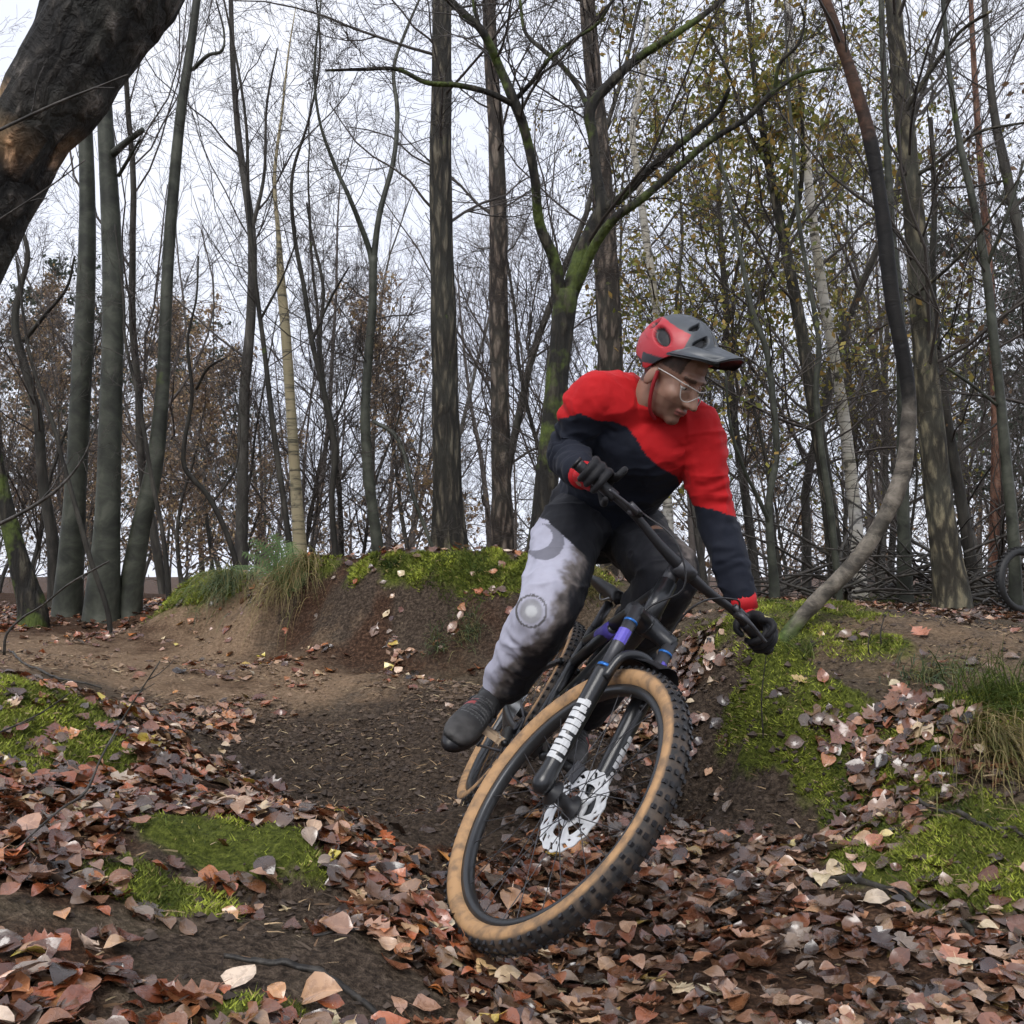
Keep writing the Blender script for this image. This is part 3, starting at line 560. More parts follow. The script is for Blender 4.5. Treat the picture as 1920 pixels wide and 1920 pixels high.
# ---- left cluster
tree('grey_tree', 'smooth grey trunk, leftmost of three close stems at the left', [(128,1128,66),(140,950,52),(150,760,48),(160,560,44),(164,400,38),(160,250,34),(150,60,30),(142,-160,26)], 8.2, 'beech', seed=4, crown=(9,0,6,5), t0=.55, top=2.2, S=18, rough=.03)
tree('grey_tree', 'thick smooth trunk with a broken stub, middle of three close stems at the left', [(192,1136,80),(200,1000,62),(207,800,54),(212,600,50),(208,420,46),(198,240,38),(186,60,34),(176,-160,30)], 7.9, 'beech', seed=5, crown=(9,6,6,5), t0=.55, top=2.2, S=18, rough=.03,
     limbs=[([(210,290,20),(235,268,16),(268,243,13)],[7.9,7.7,7.6]),([(222,330,9),(240,300,8),(262,262,5)],[7.9,7.8,7.6])])
tree('grey_tree', 'slender smooth trunk leaning right, rightmost of three close stems at the left', [(243,1130,56),(262,1000,46),(290,870,40),(305,720,32),(312,560,28),(320,420,27),(338,220,24),(360,70,20),(378,-80,18)], 8.0, 'beech', seed=6, crown=(9,6,6,5), t0=.5, top=2.0, S=16, rough=.03,
     limbs=[([(362,130,10),(390,104,9),(416,95,7),(420,60,5),(405,0,4)],[8,7.8,7.7,7.7,7.6])])
tree('mossy_tree', 'mossy trunk base leaning out of the left edge', [(62,1135,62),(35,1050,46),(12,960,40),(-12,850,36),(-40,700,32),(-90,480,26)], 7.4, 'oldoak', seed=7, crown=(6,0,6,5), top=2.)
tree('crooked_tree', 'dark crooked stem bending left behind the mossy leaning trunk', [(102,1120,30),(98,1010,28),(80,900,24),(72,790,22),(50,700,21),(28,610,18),(38,540,14),(52,470,11),(20,380,8),(0,300,6)], 9.2, 'dark', seed=8, crown=(10,5,6,5), limbs=[([(44,640,12),(85,590,9),(125,540,7),(140,480,5)],[9.2,9.,8.8,8.7])])
tree('thin_sapling', 'thin leaning sapling crossing in front of the three grey stems', [(205,1140,12),(170,1050,13),(150,980,12),(122,880,11),(95,780,9),(62,690,8),(45,600,7),(30,480,5)], 6.8, 'dark', seed=9, crown=(10,0,5,4))
tree('thin_sapling', 'thin sapling curving from right of the grey stems up to the right', [(318,1105,13),(305,1000,11),(285,900,10),(262,760,9),(235,640,7),(232,560,6),(215,420,4)], 7.4, 'dark', seed=10, crown=(10,0,5,4))
tree('crooked_tree', 'dark kinked sapling leaning left of the fern', [(448,1062,14),(425,1000,13),(390,930,13),(348,880,12),(346,830,11),(360,740,9),(352,640,7),(368,560,5),(372,480,4)], 8.6, 'dark', seed=11, crown=(12,6,6,4), limbs=[([(368,730,7),(390,690,6),(425,670,4)],[8.6,8.5,8.3]),([(400,940,7),(440,880,6),(450,800,5),(440,740,4)],[8.6,8.7,8.8,8.9])])
tree('birch_tree', 'dull grey birch standing left behind the dark sapling', [(452,1045,30),(455,900,27),(458,740,25),(470,600,23),(472,440,20),(450,280,16),(438,140,13),(432,-20,11)], 13, 'greyfar', seed=12, crown=(16,8,7,6), t0=.25, top=2., limbs=[([(470,440,10),(495,330,8),(500,200,6),(520,90,4)],[13,12.8,12.6,12.4])])
tree('thin_tree', 'slim dark sapling just left of the yellowish birch', [(548,1045,17),(532,940,15),(512,800,14),(496,660,12),(478,520,11),(466,380,9),(462,240,7),(445,120,6),(420,0,5)], 8.4, 'dark', seed=13, crown=(16,6,6,5), t0=.3, top=1., limbs=[([(488,600,7),(530,520,5),(560,440,4)],[8.4,8.3,8.2])])
tree('birch_tree', 'yellowish birch trunk behind the fern', [(566,1050,34),(556,930,28),(546,780,25),(537,640,24),(528,540,22),(522,440,12),(515,330,9),(530,200,6)], 10.5, 'birchy', seed=14, crown=(8,0,6,5), t0=.6, top=1.)
tree('crooked_tree', 'dark wavy twin stem right of the yellowish birch', [(632,1045,15),(622,940,15),(628,840,16),(606,730,14),(585,640,12),(570,540,11),(552,440,10),(548,330,8),(580,220,6),(600,100,5),(590,-30,4)], 8.8, 'dark', seed=15, crown=(16,6,6,5), t0=.3, top=.8, limbs=[([(612,760,9),(600,640,9),(606,540,8),(585,440,6),(575,380,5)],[8.8,8.9,8.9,9,9]),([(585,640,7),(620,560,6),(655,500,4)],[8.8,8.7,8.5])])
tree('crooked_tree', 'winding grey stem that forks in two against the white sky', [(712,1048,30),(702,980,27),(690,880,26),(685,780,24),(690,680,22),(698,580,20),(700,480,19)], 8.7, 'beech', seed=16, crown=(8,16,6,5), t0=.45, rough=.04,
     limbs=[([(699,500,16),(690,460,14),(655,370,11),(632,320,10),(600,230,7),(590,130,6),(602,0,4)],[8.7,8.7,8.6,8.6,8.5,8.4,8.3]),([(700,490,16),(712,400,14),(738,300,12),(745,210,11),(738,130,9),(760,60,7),(795,-20,5)],[8.7,8.7,8.8,8.9,9,9.1,9.1]),([(700,790,9),(740,815,11),(760,860,10),(775,930,10),(795,985,9),(812,1030,9)],[8.4,8.3,8.2,8.1,8.1,8.1])])
tree('straight_tree', 'tall straight furrowed trunk with a moss patch left of the rider', [(843,1040,84),(840,930,66),(836,780,60),(832,620,56),(828,460,51),(826,320,49),(828,180,44),(828,60,42),(828,-120,38)], 8.3, 'oak', seed=17, crown=(14,0,6,5), t0=.35, top=2.2, S=24, rough=.05, kw=.86)
tree('pine_tree', 'brown pine trunk right behind the tall furrowed trunk', [(944,1050,56),(940,900,48),(937,740,46),(935,560,45),(934,400,42),(930,250,38),(920,100,34),(914,-80,30)], 11.5, 'pine', seed=18, crown=(26,0,6,5), t0=.2, top=2.5, S=18, clen=.7)
# ---- the forked mossy tree behind the rider
tree('forked_tree', 'mossy tree with spreading forked limbs behind the rider', [(1008,1075,66),(1018,980,60),(1030,860,60),(1042,740,56),(1052,640,54),(1062,545,56)], 6.3, 'oldoak', seed=19, S=24, crown=(0,14,6,5), flare=1.4,
     limbs=[([(1052,570,34),(1040,490,29),(1012,420,24),(1002,330,22),(985,250,23),(966,195,26),(938,130,22),(905,60,20),(850,8,16),(780,-60,12)],[6.3,6.25,6.2,6.1,6.05,6,6,5.9,5.9,5.8]),
            ([(966,198,15),(920,175,14),(860,160,13),(800,155,12),(745,130,10),(680,130,8),(610,132,6)],[6,5.95,5.9,5.85,5.8,5.7,5.6]),
            ([(968,185,12),(1000,150,11),(1030,110,9),(1075,75,8),(1120,45,7),(1150,0,5)],[6,5.9,5.8,5.8,5.7,5.6]),
            ([(1066,560,46),(1090,480,42),(1116,420,40),(1128,385,30),(1118,330,26),(1112,260,25),(1106,205,28),(1140,160,24),(1195,110,22),(1260,68,18),(1330,20,14),(1400,-40,10)],[6.3,6.35,6.4,6.4,6.45,6.5,6.5,6.5,6.5,6.4,6.4,6.4]),
            ([(1106,210,16),(1085,165,13),(1055,125,12),(1020,95,11),(985,60,9),(975,0,7)],[6.5,6.6,6.6,6.7,6.8,6.8]),
            ([(1128,395,26),(1165,370,24),(1205,330,22),(1250,290,20),(1300,250,16),(1345,210,13),(1368,165,10)],[6.4,6.35,6.3,6.2,6.2,6.2,6.1]),
            ([(1078,545,26),(1110,470,24),(1150,412,22),(1200,376,20),(1265,320,18),(1330,265,16),(1400,222,14),(1450,172,14),(1500,140,11),(1560,128,8)],[6.3,6.2,6.1,6,5.95,5.9,5.85,5.8,5.8,5.8]),
            ([(1452,172,10),(1462,120,9),(1495,85,8),(1508,45,6),(1502,10,5)],[5.8,5.75,5.7,5.7,5.65]),
            ([(905,60,9),(890,20,8),(885,-30,6)],[5.9,5.9,5.9])])
tree('straight_tree', 'broad grey trunk directly behind the rider helmet', [(1160,1080,66),(1152,900,62),(1145,700,60),(1138,520,58),(1130,360,52),(1118,200,44),(1105,60,38),(1098,-100,34)], 10.5, 'pine', seed=21, crown=(16,0,6,5), t0=.4, top=2., S=20)
tree('birch_tree', 'white birch top showing above the rider helmet', [(1258,1090,24),(1245,800,22),(1232,600,20),(1212,450,19),(1196,330,17),(1186,240,15),(1205,140,12),(1215,30,9)], 12, 'birch', seed=22, crown=(10,0,6,5), t0=.4, leaf=(YG,500,.04))
# ---- right side
tree('thin_tree', 'slender forked tree with bent stem just right of the rider', [(1452,1125,24),(1445,1020,20),(1442,940,18),(1456,850,17),(1450,760,16),(1438,660,15),(1412,590,14),(1395,510,11),(1378,420,9),(1352,300,7),(1330,180,5)], 8.3, 'beech', seed=23, crown=(14,6,6,5), t0=.3, leaf=(YG,300,.035), limbs=[([(1445,985,13),(1420,930,10),(1395,880,9),(1370,800,7),(1360,700,5)],[8.3,8.2,8.1,8,7.9])])
tree('oak_tree', 'dark trunk with yellow green leaves right of the rider', [(1572,1120,44),(1558,980,36),(1540,850,34),(1522,740,32),(1504,630,30),(1480,500,26),(1455,380,22),(1435,270,18),(1415,150,14),(1400,0,10)], 10.2, 'oak', seed=24, crown=(26,10,7,6), t0=.15, leaf=(YG,3800,.042), top=1.5, limbs=[([(1470,450,14),(1500,360,11),(1505,250,9),(1495,120,6)],[10.2,10.1,10,9.9]),([(1445,320,11),(1400,240,9),(1370,150,7),(1330,60,5)],[10.2,10.1,10,9.9])])
tree('thin_tree', 'slim grey stem between the leafy dark trunk and the white birch', [(1572,1085,17),(1556,950,17),(1540,840,15),(1530,740,14),(1535,640,13),(1515,520,11),(1496,400,10),(1488,280,8),(1478,160,6),(1472,20,5)], 8.6, 'beech', seed=25, crown=(14,0,6,5), t0=.3)
tree('birch_tree', 'white birch with dark marks right of the rider', [(1612,1115,34),(1604,980,31),(1594,880,29),(1582,780,27),(1566,680,26),(1548,580,24),(1533,480,22),(1520,380,21),(1510,280,20),(1496,180,18),(1484,80,15),(1474,-40,12)], 11.2, 'birch', seed=26, crown=(18,0,7,6), t0=.35, top=1.5, leaf=(YG,900,.04), S=16)
tree('lichen_tree', 'stout yellowish trunk behind the leaning tree at the right', [(1785,1130,82),(1768,1000,68),(1754,880,62),(1741,740,58),(1730,600,54),(1720,480,52),(1711,370,48),(1698,250,44),(1686,130,40),(1674,0,36),(1662,-120,32)], 8.2, 'lichen', seed=27, crown=(20,10,6,5), t0=.2, top=2., S=22,
     limbs=[([(1684,230,14),(1740,140,11),(1800,60,9),(1860,20,7)],[8.2,8,7.8,7.6]),([(1690,340,12),(1750,310,10),(1830,250,8),(1920,230,6)],[8.2,8.1,8,7.9]),([(1705,560,9),(1780,500,8),(1850,420,6),(1920,320,5)],[8.2,7.8,7.4,7.2])])
tree('thin_tree', 'narrow green grey trunk hugging the stout yellowish trunk', [(1697,1120,36),(1694,980,31),(1693,850,29),(1692,700,26),(1685,560,22),(1672,430,19),(1664,300,17),(1658,160,15),(1652,0,13)], 9.2, 'beech', seed=28, crown=(12,0,6,5), t0=.4, top=1.5)
LEAN = tree('leaning_tree', 'thin curved leaning trunk rising from the mossy right bank', [(1462,1262,56),(1482,1185,48),(1530,1128,46),(1600,1058,46),(1650,985,46),(1686,905,48),(1702,820,44),(1704,740,42),(1690,650,42),(1672,560,41),(1660,450,40),(1648,350,39),(1634,270,38),(1606,170,36),(1572,70,33),(1540,-20,30),(1500,-140,26)], 4.25, 'wet', seed=29, S=28, crown=(5,0,5,4), t0=.5, top=.8, rough=.11, flare=2.1, tint=wetblack, kw=.66)
tree('thin_tree', 'dark slanting tree near the right edge', [(1905,1120,30),(1900,1000,27),(1888,880,25),(1875,740,23),(1862,620,22),(1848,500,20),(1825,380,17),(1800,270,15),(1782,150,12),(1768,0,10)], 7.8, 'beech', seed=30, crown=(18,10,6,5), t0=.2, top=1.2, limbs=[([(1850,500,9),(1890,400,8),(1920,300,6)],[7.8,7.6,7.5]),([(1870,760,9),(1820,720,8),(1775,690,6)],[7.8,7.7,7.6])])
tree('pine_tree', 'reddish pine trunk standing far back at the right', [(1862,1120,27),(1866,950,25),(1868,800,24),(1862,640,22),(1852,480,19),(1838,300,16),(1826,120,13),(1818,-60,10)], 14, 'redpine', seed=31, crown=(24,0,6,5), t0=.15, top=1.5, clen=.7)
tree('thin_tree', 'dark trunk leaning left between the stout trunk and the reddish pine', [(1830,1125,30),(1812,1000,27),(1792,880,25),(1772,760,23),(1756,640,20),(1748,520,17),(1752,380,13),(1745,220,9)], 9.6, 'dark', seed=32, crown=(18,0,6,5), t0=.2, leaf=(DRY,300,.04))
tree('straight_tree', 'grey tree sweeping up along the right edge of the view', [(1985,1120,34),(1975,900,31),(1955,700,28),(1922,500,25),(1890,340,23),(1862,200,19),(1850,60,15),(1840,-80,12)], 9.0, 'greyfar', seed=33, crown=(18,0,7,6), t0=.2, top=1.5)

# ---- the wood behind: a few kinds, each tree its own object
def kind_bare(hgt, r0, n1, seed, leafpal=None, nleaf=0, up=.06, lsz=.05, c=(8, 7, 3), t0=.18, spread=(.22, .42)):
    st = np.array([[0, 0, -.2]]); p, r = grow(st, np.array([[rng.normal(0, .05), rng.normal(0, .05), 1.]]), np.array([hgt]), np.array([r0]), 26, .06, .05, .12)
    parts = {'trunk': tubes(p, r, 9)}
    p1, r1 = grow(*spawn(p, r, n1, t0, 1, (.35, 1.0), spread, (.3, .5)), 9, .16, up); p2, r2 = grow(*spawn(p1, r1, c[0], .15, 1, (.35, .9), (.3, .55), (.45, .65)), 6, .17, up * .6)
    p3, r3 = grow(*spawn(p2, r2, c[1], .1, 1, (.35, .9), (.35, .65), (.5, .75)), 4, .18, .02); tw = [(p1, r1, 4), (p2, r2, 3), (p3, np.maximum(r3, .0022), 3)]
    if c[2]:
        p4, r4 = grow(*spawn(p3, r3, c[2], .1, 1, (.35, .9), (.4, .8), (.6, .9)), 3, .18, 0.); tw.append((p4, np.maximum(r4, .002), 3)); last = p4
    else: last = p3
    parts['crown'] = merge([tubes(a, b, s) for a, b, s in tw])
    if nleaf:
        q = last.reshape(-1, 3); q = q[rng.choice(len(q), nleaf)] + rng.normal(0, .07, (nleaf, 3)); parts['foliage'] = quads(q, rng.uniform(.6, 1.25, nleaf) * lsz, leafpal[rng.choice(len(leafpal), nleaf)] * rng.uniform(.65, 1.2, (nleaf, 1)))
    return parts
def kind_conifer(hgt, r0, seed):
    p, r = grow(np.array([[0, 0, -.2]]), np.array([[0., 0, 1.]]), np.array([hgt]), np.array([r0]), 20, .01, .03, .1); parts = {'trunk': tubes(p, r, 9)}
    st, d, ln, rd = spawn(p, r, 80, .25, 1, (1.1, 1.5), (.2, .3), (.12, .2)); p1, r1 = grow(st, d, ln, rd, 7, .08, -.05); p2, r2 = grow(*spawn(p1, r1, 9, .2, 1, (.5, .9), (.25, .45), (.4, .6)), 4, .1, -.04)
    parts['crown'] = merge([tubes(p1, r1, 3), tubes(p2, r2, 3)]); q = np.concatenate([p2.reshape(-1, 3), p1[:, 2:].reshape(-1, 3)]); q = q[rng.choice(len(q), 9000)] + rng.normal(0, .05, (9000, 3))
    pal = np.array([(.06,.08,.055),(.08,.10,.07),(.05,.07,.05)]); parts['foliage'] = quads(q, rng.uniform(.04, .09, 9000), pal[rng.choice(3, 9000)] * rng.uniform(.7, 1.3, (9000, 1))); return parts
KINDS = {}
def reg(key, parts, bk, tw): KINDS[key] = [(nm_, mesh_np(nm_, v[0], v[1], nm_ != 'foliage', M[{'trunk': bk, 'crown': tw, 'foliage': 'foliage'}[nm_]], col=(v[2] if len(v) > 2 else None))) for nm_, v in parts.items()]
reg('bare0', kind_bare(9.5, .062, 26, 1, c=(7, 5, 3)), 'greyfar', 'twighaze'); reg('bare1', kind_bare(8.0, .045, 24, 2, up=.02, c=(7, 5, 3)), 'dark', 'twighaze'); reg('bare2', kind_bare(11, .085, 28, 3, c=(7, 5, 3)), 'greyfar', 'twighaze')
reg('scrub0', kind_bare(3.6, .032, 26, 4, c=(7, 6, 2), t0=.05, spread=(.3, .6)), 'dark', 'twig'); reg('scrub1', kind_bare(4.6, .026, 26, 5, c=(7, 6, 2), t0=.08, up=.0), 'dark', 'twighaze')
reg('russet', kind_bare(6.0, .045, 32, 6, RUS, 6500, c=(7, 6, 0), t0=.05, lsz=.042), 'greyfar', 'twighaze'); reg('russet2', kind_bare(4.2, .045, 28, 16, RUS, 3600, c=(7, 6, 0), t0=.04, lsz=.04), 'greyfar', 'twighaze')
reg('yellow', kind_bare(8.5, .06, 34, 7, YG, 4600, c=(7, 5, 0), t0=.12, lsz=.045), 'greyfar', 'twighaze'); reg('conifer', kind_conifer(10, .11, 8), 'pine', 'twighaze')
def place(key, name, label, group, px, d, s=1., rz=None, tilt=(0, 0), py=None):
    x = (px - 960) / FPX * d; y = d; e = empty(name, (x, y, h([[x, y]])[0]), label, 'tree', group)
    e.rotation_euler = (tilt[0], tilt[1], random.uniform(0, 6.28) if rz is None else rz); e.scale = (s, s, s * random.uniform(.92, 1.1))
    for nm_, me in KINDS[key]:
        o = bpy.data.objects.new(nm_, me); COL.objects.link(o); o.parent = e
        if nm_ == 'foliage': o['kind'] = 'stuff'
    return e
R_ = random.Random(21)
MARKS = [(40, 'the mossy trunk at the left edge'), (128, 'the leftmost grey stem'), (212, 'the thick grey stem with the stub'), (312, 'the slender leaning grey stem'), (456, 'the dull grey birch'), (540, 'the yellowish birch'), (610, 'the dark wavy twin stem'), (700, 'the winding forked stem'), (835, 'the tall furrowed trunk'), (936, 'the brown pine'), (1045, 'the forked mossy tree'), (1140, 'the broad grey trunk'), (1232, 'the birch above the helmet'), (1440, 'the slender forked tree'), (1520, 'the leafy dark trunk'), (1590, 'the white birch'), (1700, 'the curved leaning tree'), (1735, 'the stout yellowish trunk'), (1800, 'the dark left leaning trunk'), (1864, 'the reddish far pine'), (1900, 'the slanting tree near the right edge')]
USED = set()
def where(px, lead):
    for x, nm_ in sorted(MARKS, key=lambda m: abs(m[0] - px)):
        for sd_ in (('left of', 'right of') if px < x else ('right of', 'left of')):
            if (px < x) != (sd_ == 'left of') and abs(px - x) > 25: continue
            lb = f'{lead} just {sd_} {nm_}'
            if lb not in USED: USED.add(lb); return lb
    return lead
def strew(key, name, label, group, n, x0, x1, d0, d1, s0=.85, s1=1.2):
    for k in range(n):
        px = x0 + (x1 - x0) * (k + R_.random()) / n; lb = where(min(max(px, 5), 1915), label); place(key, name, lb, group, px, d0 + (d1 - d0) * R_.random(), R_.uniform(s0, s1), R_.uniform(0, 6.28), (R_.uniform(-.07, .07), R_.uniform(-.07, .07)))
strew('bare0', 'bare_tree', 'tall bare grey background tree', 'tall bare grey trees in the background', 9, -550, 2450, 14, 24)
strew('bare1', 'bare_tree', 'slim dark bare background tree', 'slim dark bare trees in the background', 8, -550, 2450, 13, 22)
strew('bare2', 'bare_tree', 'very tall bare tree far back', 'very tall bare trees in the deep background', 9, -600, 2500, 18, 34)
strew('scrub0', 'leafless_shrub', 'low leafless dark shrub', 'leafless dark shrubs behind the bank', 6, 0, 1950, 9.5, 14)
strew('scrub1', 'leafless_shrub', 'leafless brown shrub further back', 'leafless brown shrubs further back', 11, -60, 2000, 13, 22)
strew('russet', 'russet_tree', 'far russet leaved tree', 'russet leaved trees at the left', 7, -500, 560, 18, 30)
strew('russet2', 'russet_tree', 'low far russet sapling', 'low russet leaved saplings', 6, -60, 1500, 17, 27)
strew('yellow', 'yellow_tree', 'yellow green background tree', 'yellow green trees at the right', 4, 1290, 1720, 13, 22)
strew('conifer', 'conifer_tree', 'far dark green conifer', 'dark conifers at the left', 2, 100, 420, 30, 36)
strew('conifer', 'conifer_tree', 'far dark green conifer', 'dark conifers at the right', 2, 1720, 2050, 20, 28)
# far wood as one mass
def far_wood():
    n = 120; d = rng.uniform(30, 60, n); px = rng.uniform(-700, 2600, n); x = (px - 960) / FPX * d; st = np.c_[x, d, h(np.c_[x, d]) - .3]
    p, r = grow(st, np.tile([0, 0, 1.], (n, 1)) + rng.normal(0, .06, (n, 3)), rng.uniform(6, 15, n), rng.uniform(.05, .16, n), 8, .05, .03, .15)
    p1, r1 = grow(*spawn(p, r, 16, .08, 1, (.4, 1.1), (.16, .34), (.25, .45)), 5, .16, .04); p2, r2 = grow(*spawn(p1, r1, 5, .15, 1, (.4, .9), (.3, .6), (.5, .8)), 3, .18, .02)
    V, F = merge([tubes(p, r, 5), tubes(p1, np.maximum(r1, .008), 3), tubes(p2, np.maximum(r2, .007), 3)]); return V, F, p2.reshape(-1, 3)
V, F, q = far_wood(); o = obj('far_wood', V, F, M['twighaze'], kind='stuff'); tag(o, 'distant mass of bare woodland behind everything', 'woodland')
q = q[(q[:, 2] < 3.5)]; n = 12000; q = q[rng.choice(len(q), n)] + rng.normal(0, .3, (n, 3)); pal = np.r_[RUS, DRY, DRY, [(.22,.20,.17),(.26,.23,.19)]]
V, F, c = quads(q, rng.uniform(.06, .14, n), pal[rng.choice(len(pal), n)] * rng.uniform(.6, 1.1, (n, 1))); o = obj('far_foliage', V, F, M['foliage'], None, False, col=c, kind='stuff'); tag(o, 'distant brown undergrowth leaves behind the tree trunks', 'undergrowth')
# ------------------------------------------------------------------ the bicycle (X forward, Y left, Z up; origin where the rear wheel touches)
def rotm(axv, a):
    axv = nrm(axv); K = np.array([[0, -axv[2], axv[1]], [axv[2], 0, -axv[0]], [-axv[1], axv[0], 0]]); return np.eye(3) + math.sin(a) * K + (1 - math.cos(a)) * K @ K
BPOS = np.array([-.1778, 3.6005, .2059]); BH, BL, BP, BS = -1.49028, -.59536, .03155, .29941
BM = rotm([0, 0, 1], BH) @ rotm([1, 0, 0], BL) @ rotm([0, 1, 0], BP)
RW, WB, HA = .372, 1.20, math.radians(65)
AX = np.array([-math.cos(HA), 0, math.sin(HA)]); FW = np.array([math.sin(HA), 0, math.cos(HA)])
AXLE = np.array([WB, 0, RW]); A0 = AXLE - FW * .044; BSM = rotm(AX, BS)
def B(q): return BPOS + np.asarray(q, float) @ BM.T
def FK(q): return B(A0 + (np.asarray(q, float) - A0) @ BSM.T)
def rubber(name, c, r=.6):
    return plain(name, c, r, .4, bump=.2, bscale=90)
M['frame'] = plain('frame_paint_black', (.012, .013, .015), .28, .5, bscale=14); M['black'] = plain('black_plastic', (.014, .014, .016), .45, .4); M['steel'] = plain('steel', (.42, .43, .44), .3, .5, .9, bscale=30)
M['alloy'] = plain('alloy_grey', (.05, .052, .055), .35, .5, .6); M['darkmetal'] = plain('dark_metal', (.05, .05, .055), .4, .5, .5); M['white'] = plain('decal_white', (.50, .51, .52), .5, .4); M['blue'] = plain('anodised_blue', (.02, .13, .42), .3, .5, .4)
M['violet'] = plain('decal_violet', (.10, .08, .42), .5, .4); M['rotor'] = plain('brake_rotor', (.68, .69, .70), .45, .5, .35, bscale=80); M['tan'] = plain('tan_pedal', (.45, .33, .22), .5, .4)
_t = NT('tyre'); _n = _t.noise(_t.coord('Object'), 30, 5); _t.set(_t.mix(_t.ramp(_n, [(.42, 0.), (.66, .7)]), _t.attr().outputs['Color'], (.10, .072, .052)), .65, .35); _t.bump(_n, .2, .004); M['tyre'] = _t.m
BIKE = empty('bicycle', BPOS, 'black mountain bike with tan wall tyres leaning into the gully turn', 'bicycle')
def bp(name, vf, mat, X=B, parent=None, smooth=True, **k):
    V, F = vf; return obj(name, X(V), F, M[mat], parent or BIKE, smooth, **k)
def tube(a, r, S=14, K=None):
    a = np.asarray(a, float); rr = np.full(len(a), r, float) if np.isscalar(r) else np.asarray(r, float); Q = spline(np.c_[a, rr], K or max(6, len(a) * 6)) if len(a) > 2 else np.c_[a, rr]
    return tubes(Q[:, :3], Q[:, 3], S, True)
def disc(c, r0, r1, y0, y1, n=48, prof=None):
    """ring about the Y axis at c"""
    a = np.linspace(0, 2 * np.pi, n, endpoint=False); pr = prof or [(r0, y0), (r1, y0), (r1, y1), (r0, y1)]; m = len(pr)
    V = np.array([[c[0] + r * math.cos(t), c[1] + y, c[2] + r * math.sin(t)] for t in a for r, y in pr])
    i, j = np.meshgrid(np.arange(n), np.arange(m), indexing='ij'); i2, j2 = (i + 1) % n, (j + 1) % m
    return V, np.stack([i * m + j, i * m + j2, i2 * m + j2, i2 * m + j], -1).reshape(-1, 4)
def wheel(name, c, X, drive):
    rim = bp(name, disc(c, 0, 0, 0, 0, 72, [(.300, -.011), (.306, -.0155), (.320, -.0155), (.320, .0155), (.306, .0155), (.300, .011)]), 'alloy', X)
    n, S = 96, 20; a = np.linspace(0, 2 * np.pi, n, endpoint=False); ph = np.linspace(0, 2 * np.pi, S, endpoint=False); rr, ww = .0275, .031
    V = np.array([[c[0] + (.343 + rr * math.cos(p)) * math.cos(t), ww * math.sin(p), c[2] + (.343 + rr * math.cos(p)) * math.sin(t)] for t in a for p in ph]); wall = np.cos(np.tile(ph, n))
    i, j = np.meshgrid(np.arange(n), np.arange(S), indexing='ij'); i2, j2 = (i + 1) % n, (j + 1) % S; F = np.stack([i * S + j, i * S + j2, i2 * S + j2, i2 * S + j], -1).reshape(-1, 4)
    tan = np.array([.38, .225, .108]); col = np.where((wall > .54)[:, None], np.array([[.018, .017, .017]]), tan[None])
    obj('tyre', X(V), F, M['tyre'], rim, True, col=col)
    kn = []
    for k in range(78):
        t = 2 * math.pi * k / 78; Rm = rotm([0, 1, 0], -t); off = .5 * (k % 2)
        for y, rad, sx, sy in ((-.008 - .003 * off, .3690, .011, .008), (.008 + .003 * off, .3690, .011, .008), (-.0230, .3620, .009, .007), (.0230, .3620, .009, .007)):
            q, f = box([rad, y, 0], .010, sy, sx); kn.append((q @ Rm.T + c, f))
    V, F = merge(kn); obj('tread', X(V), F, M['black'], rim, False)
    hub = disc(c, 0, 0, 0, 0, 24, [(.004, -.055), (.017, -.055), (.018, -.04), (.032, -.032), (.032, -.028), (.016, -.022), (.016, .022), (.032, .028), (.032, .032), (.018, .04), (.017, .055), (.004, .055)]); bp('hub', hub, 'black', X, rim)
    sp = []
    for k in range(28):
        t = 2 * math.pi * k / 28; s = 1 if k % 2 else -1; t2 = t + (.9 if (k // 2) % 2 else -.9) * .55
        q = np.array([[c[0] + .031 * math.cos(t2), s * .030, c[2] + .031 * math.sin(t2)], [c[0] + .302 * math.cos(t), s * .004, c[2] + .302 * math.sin(t)]]); bp('spoke', tubes(q, .0012, 5), 'darkmetal', X, rim)
    # rotor: a thin disc with open slots and a scalloped edge
    yr, nA = .040, 144; rad = np.array([.018, .034, .044, .052, .060, .068, .077, .083, .088, .095, .101]) * np.linspace(1, 1.1, 11); an = np.arange(nA) * 2 * np.pi / nA; A_, R__ = np.meshgrid(an, rad, indexing='ij'); A2 = A_ + (R__ - .03) * 9.0
    R2 = np.where(R__ > .105, R__ - .0022 * (1 + np.cos(A_ * 18)), R__); parts = []; m = len(rad)
    for dy, fl in ((-.001, 1), (.001, -1)):
        Vr = np.stack([c[0] + R2 * np.cos(A2), np.full_like(A2, yr + dy), c[2] + R2 * np.sin(A2)], -1).reshape(-1, 3); Fr = []
        for a_ in range(nA):
            for r_ in range(m - 1):
                if 2 <= r_ <= 4 and (a_ % 24) < 15 : continue
                if r_ in (7, 8) and (a_ % 12) in (3, 4, 5) : continue
                if r_ in (6,) and (a_ % 12) in (9, 10): continue
                a2 = (a_ + 1) % nA; q = [a_ * m + r_, a_ * m + r_ + 1, a2 * m + r_ + 1, a2 * m + r_]; Fr.append(q[::fl])
        parts.append((Vr, np.array(Fr)))
    bp('rotor', merge(parts), 'rotor', X, rim)
    return rim
FRONT = wheel('front_wheel', AXLE, FK, False); REAR = wheel('rear_wheel', np.array([0, 0, RW]), B, True)
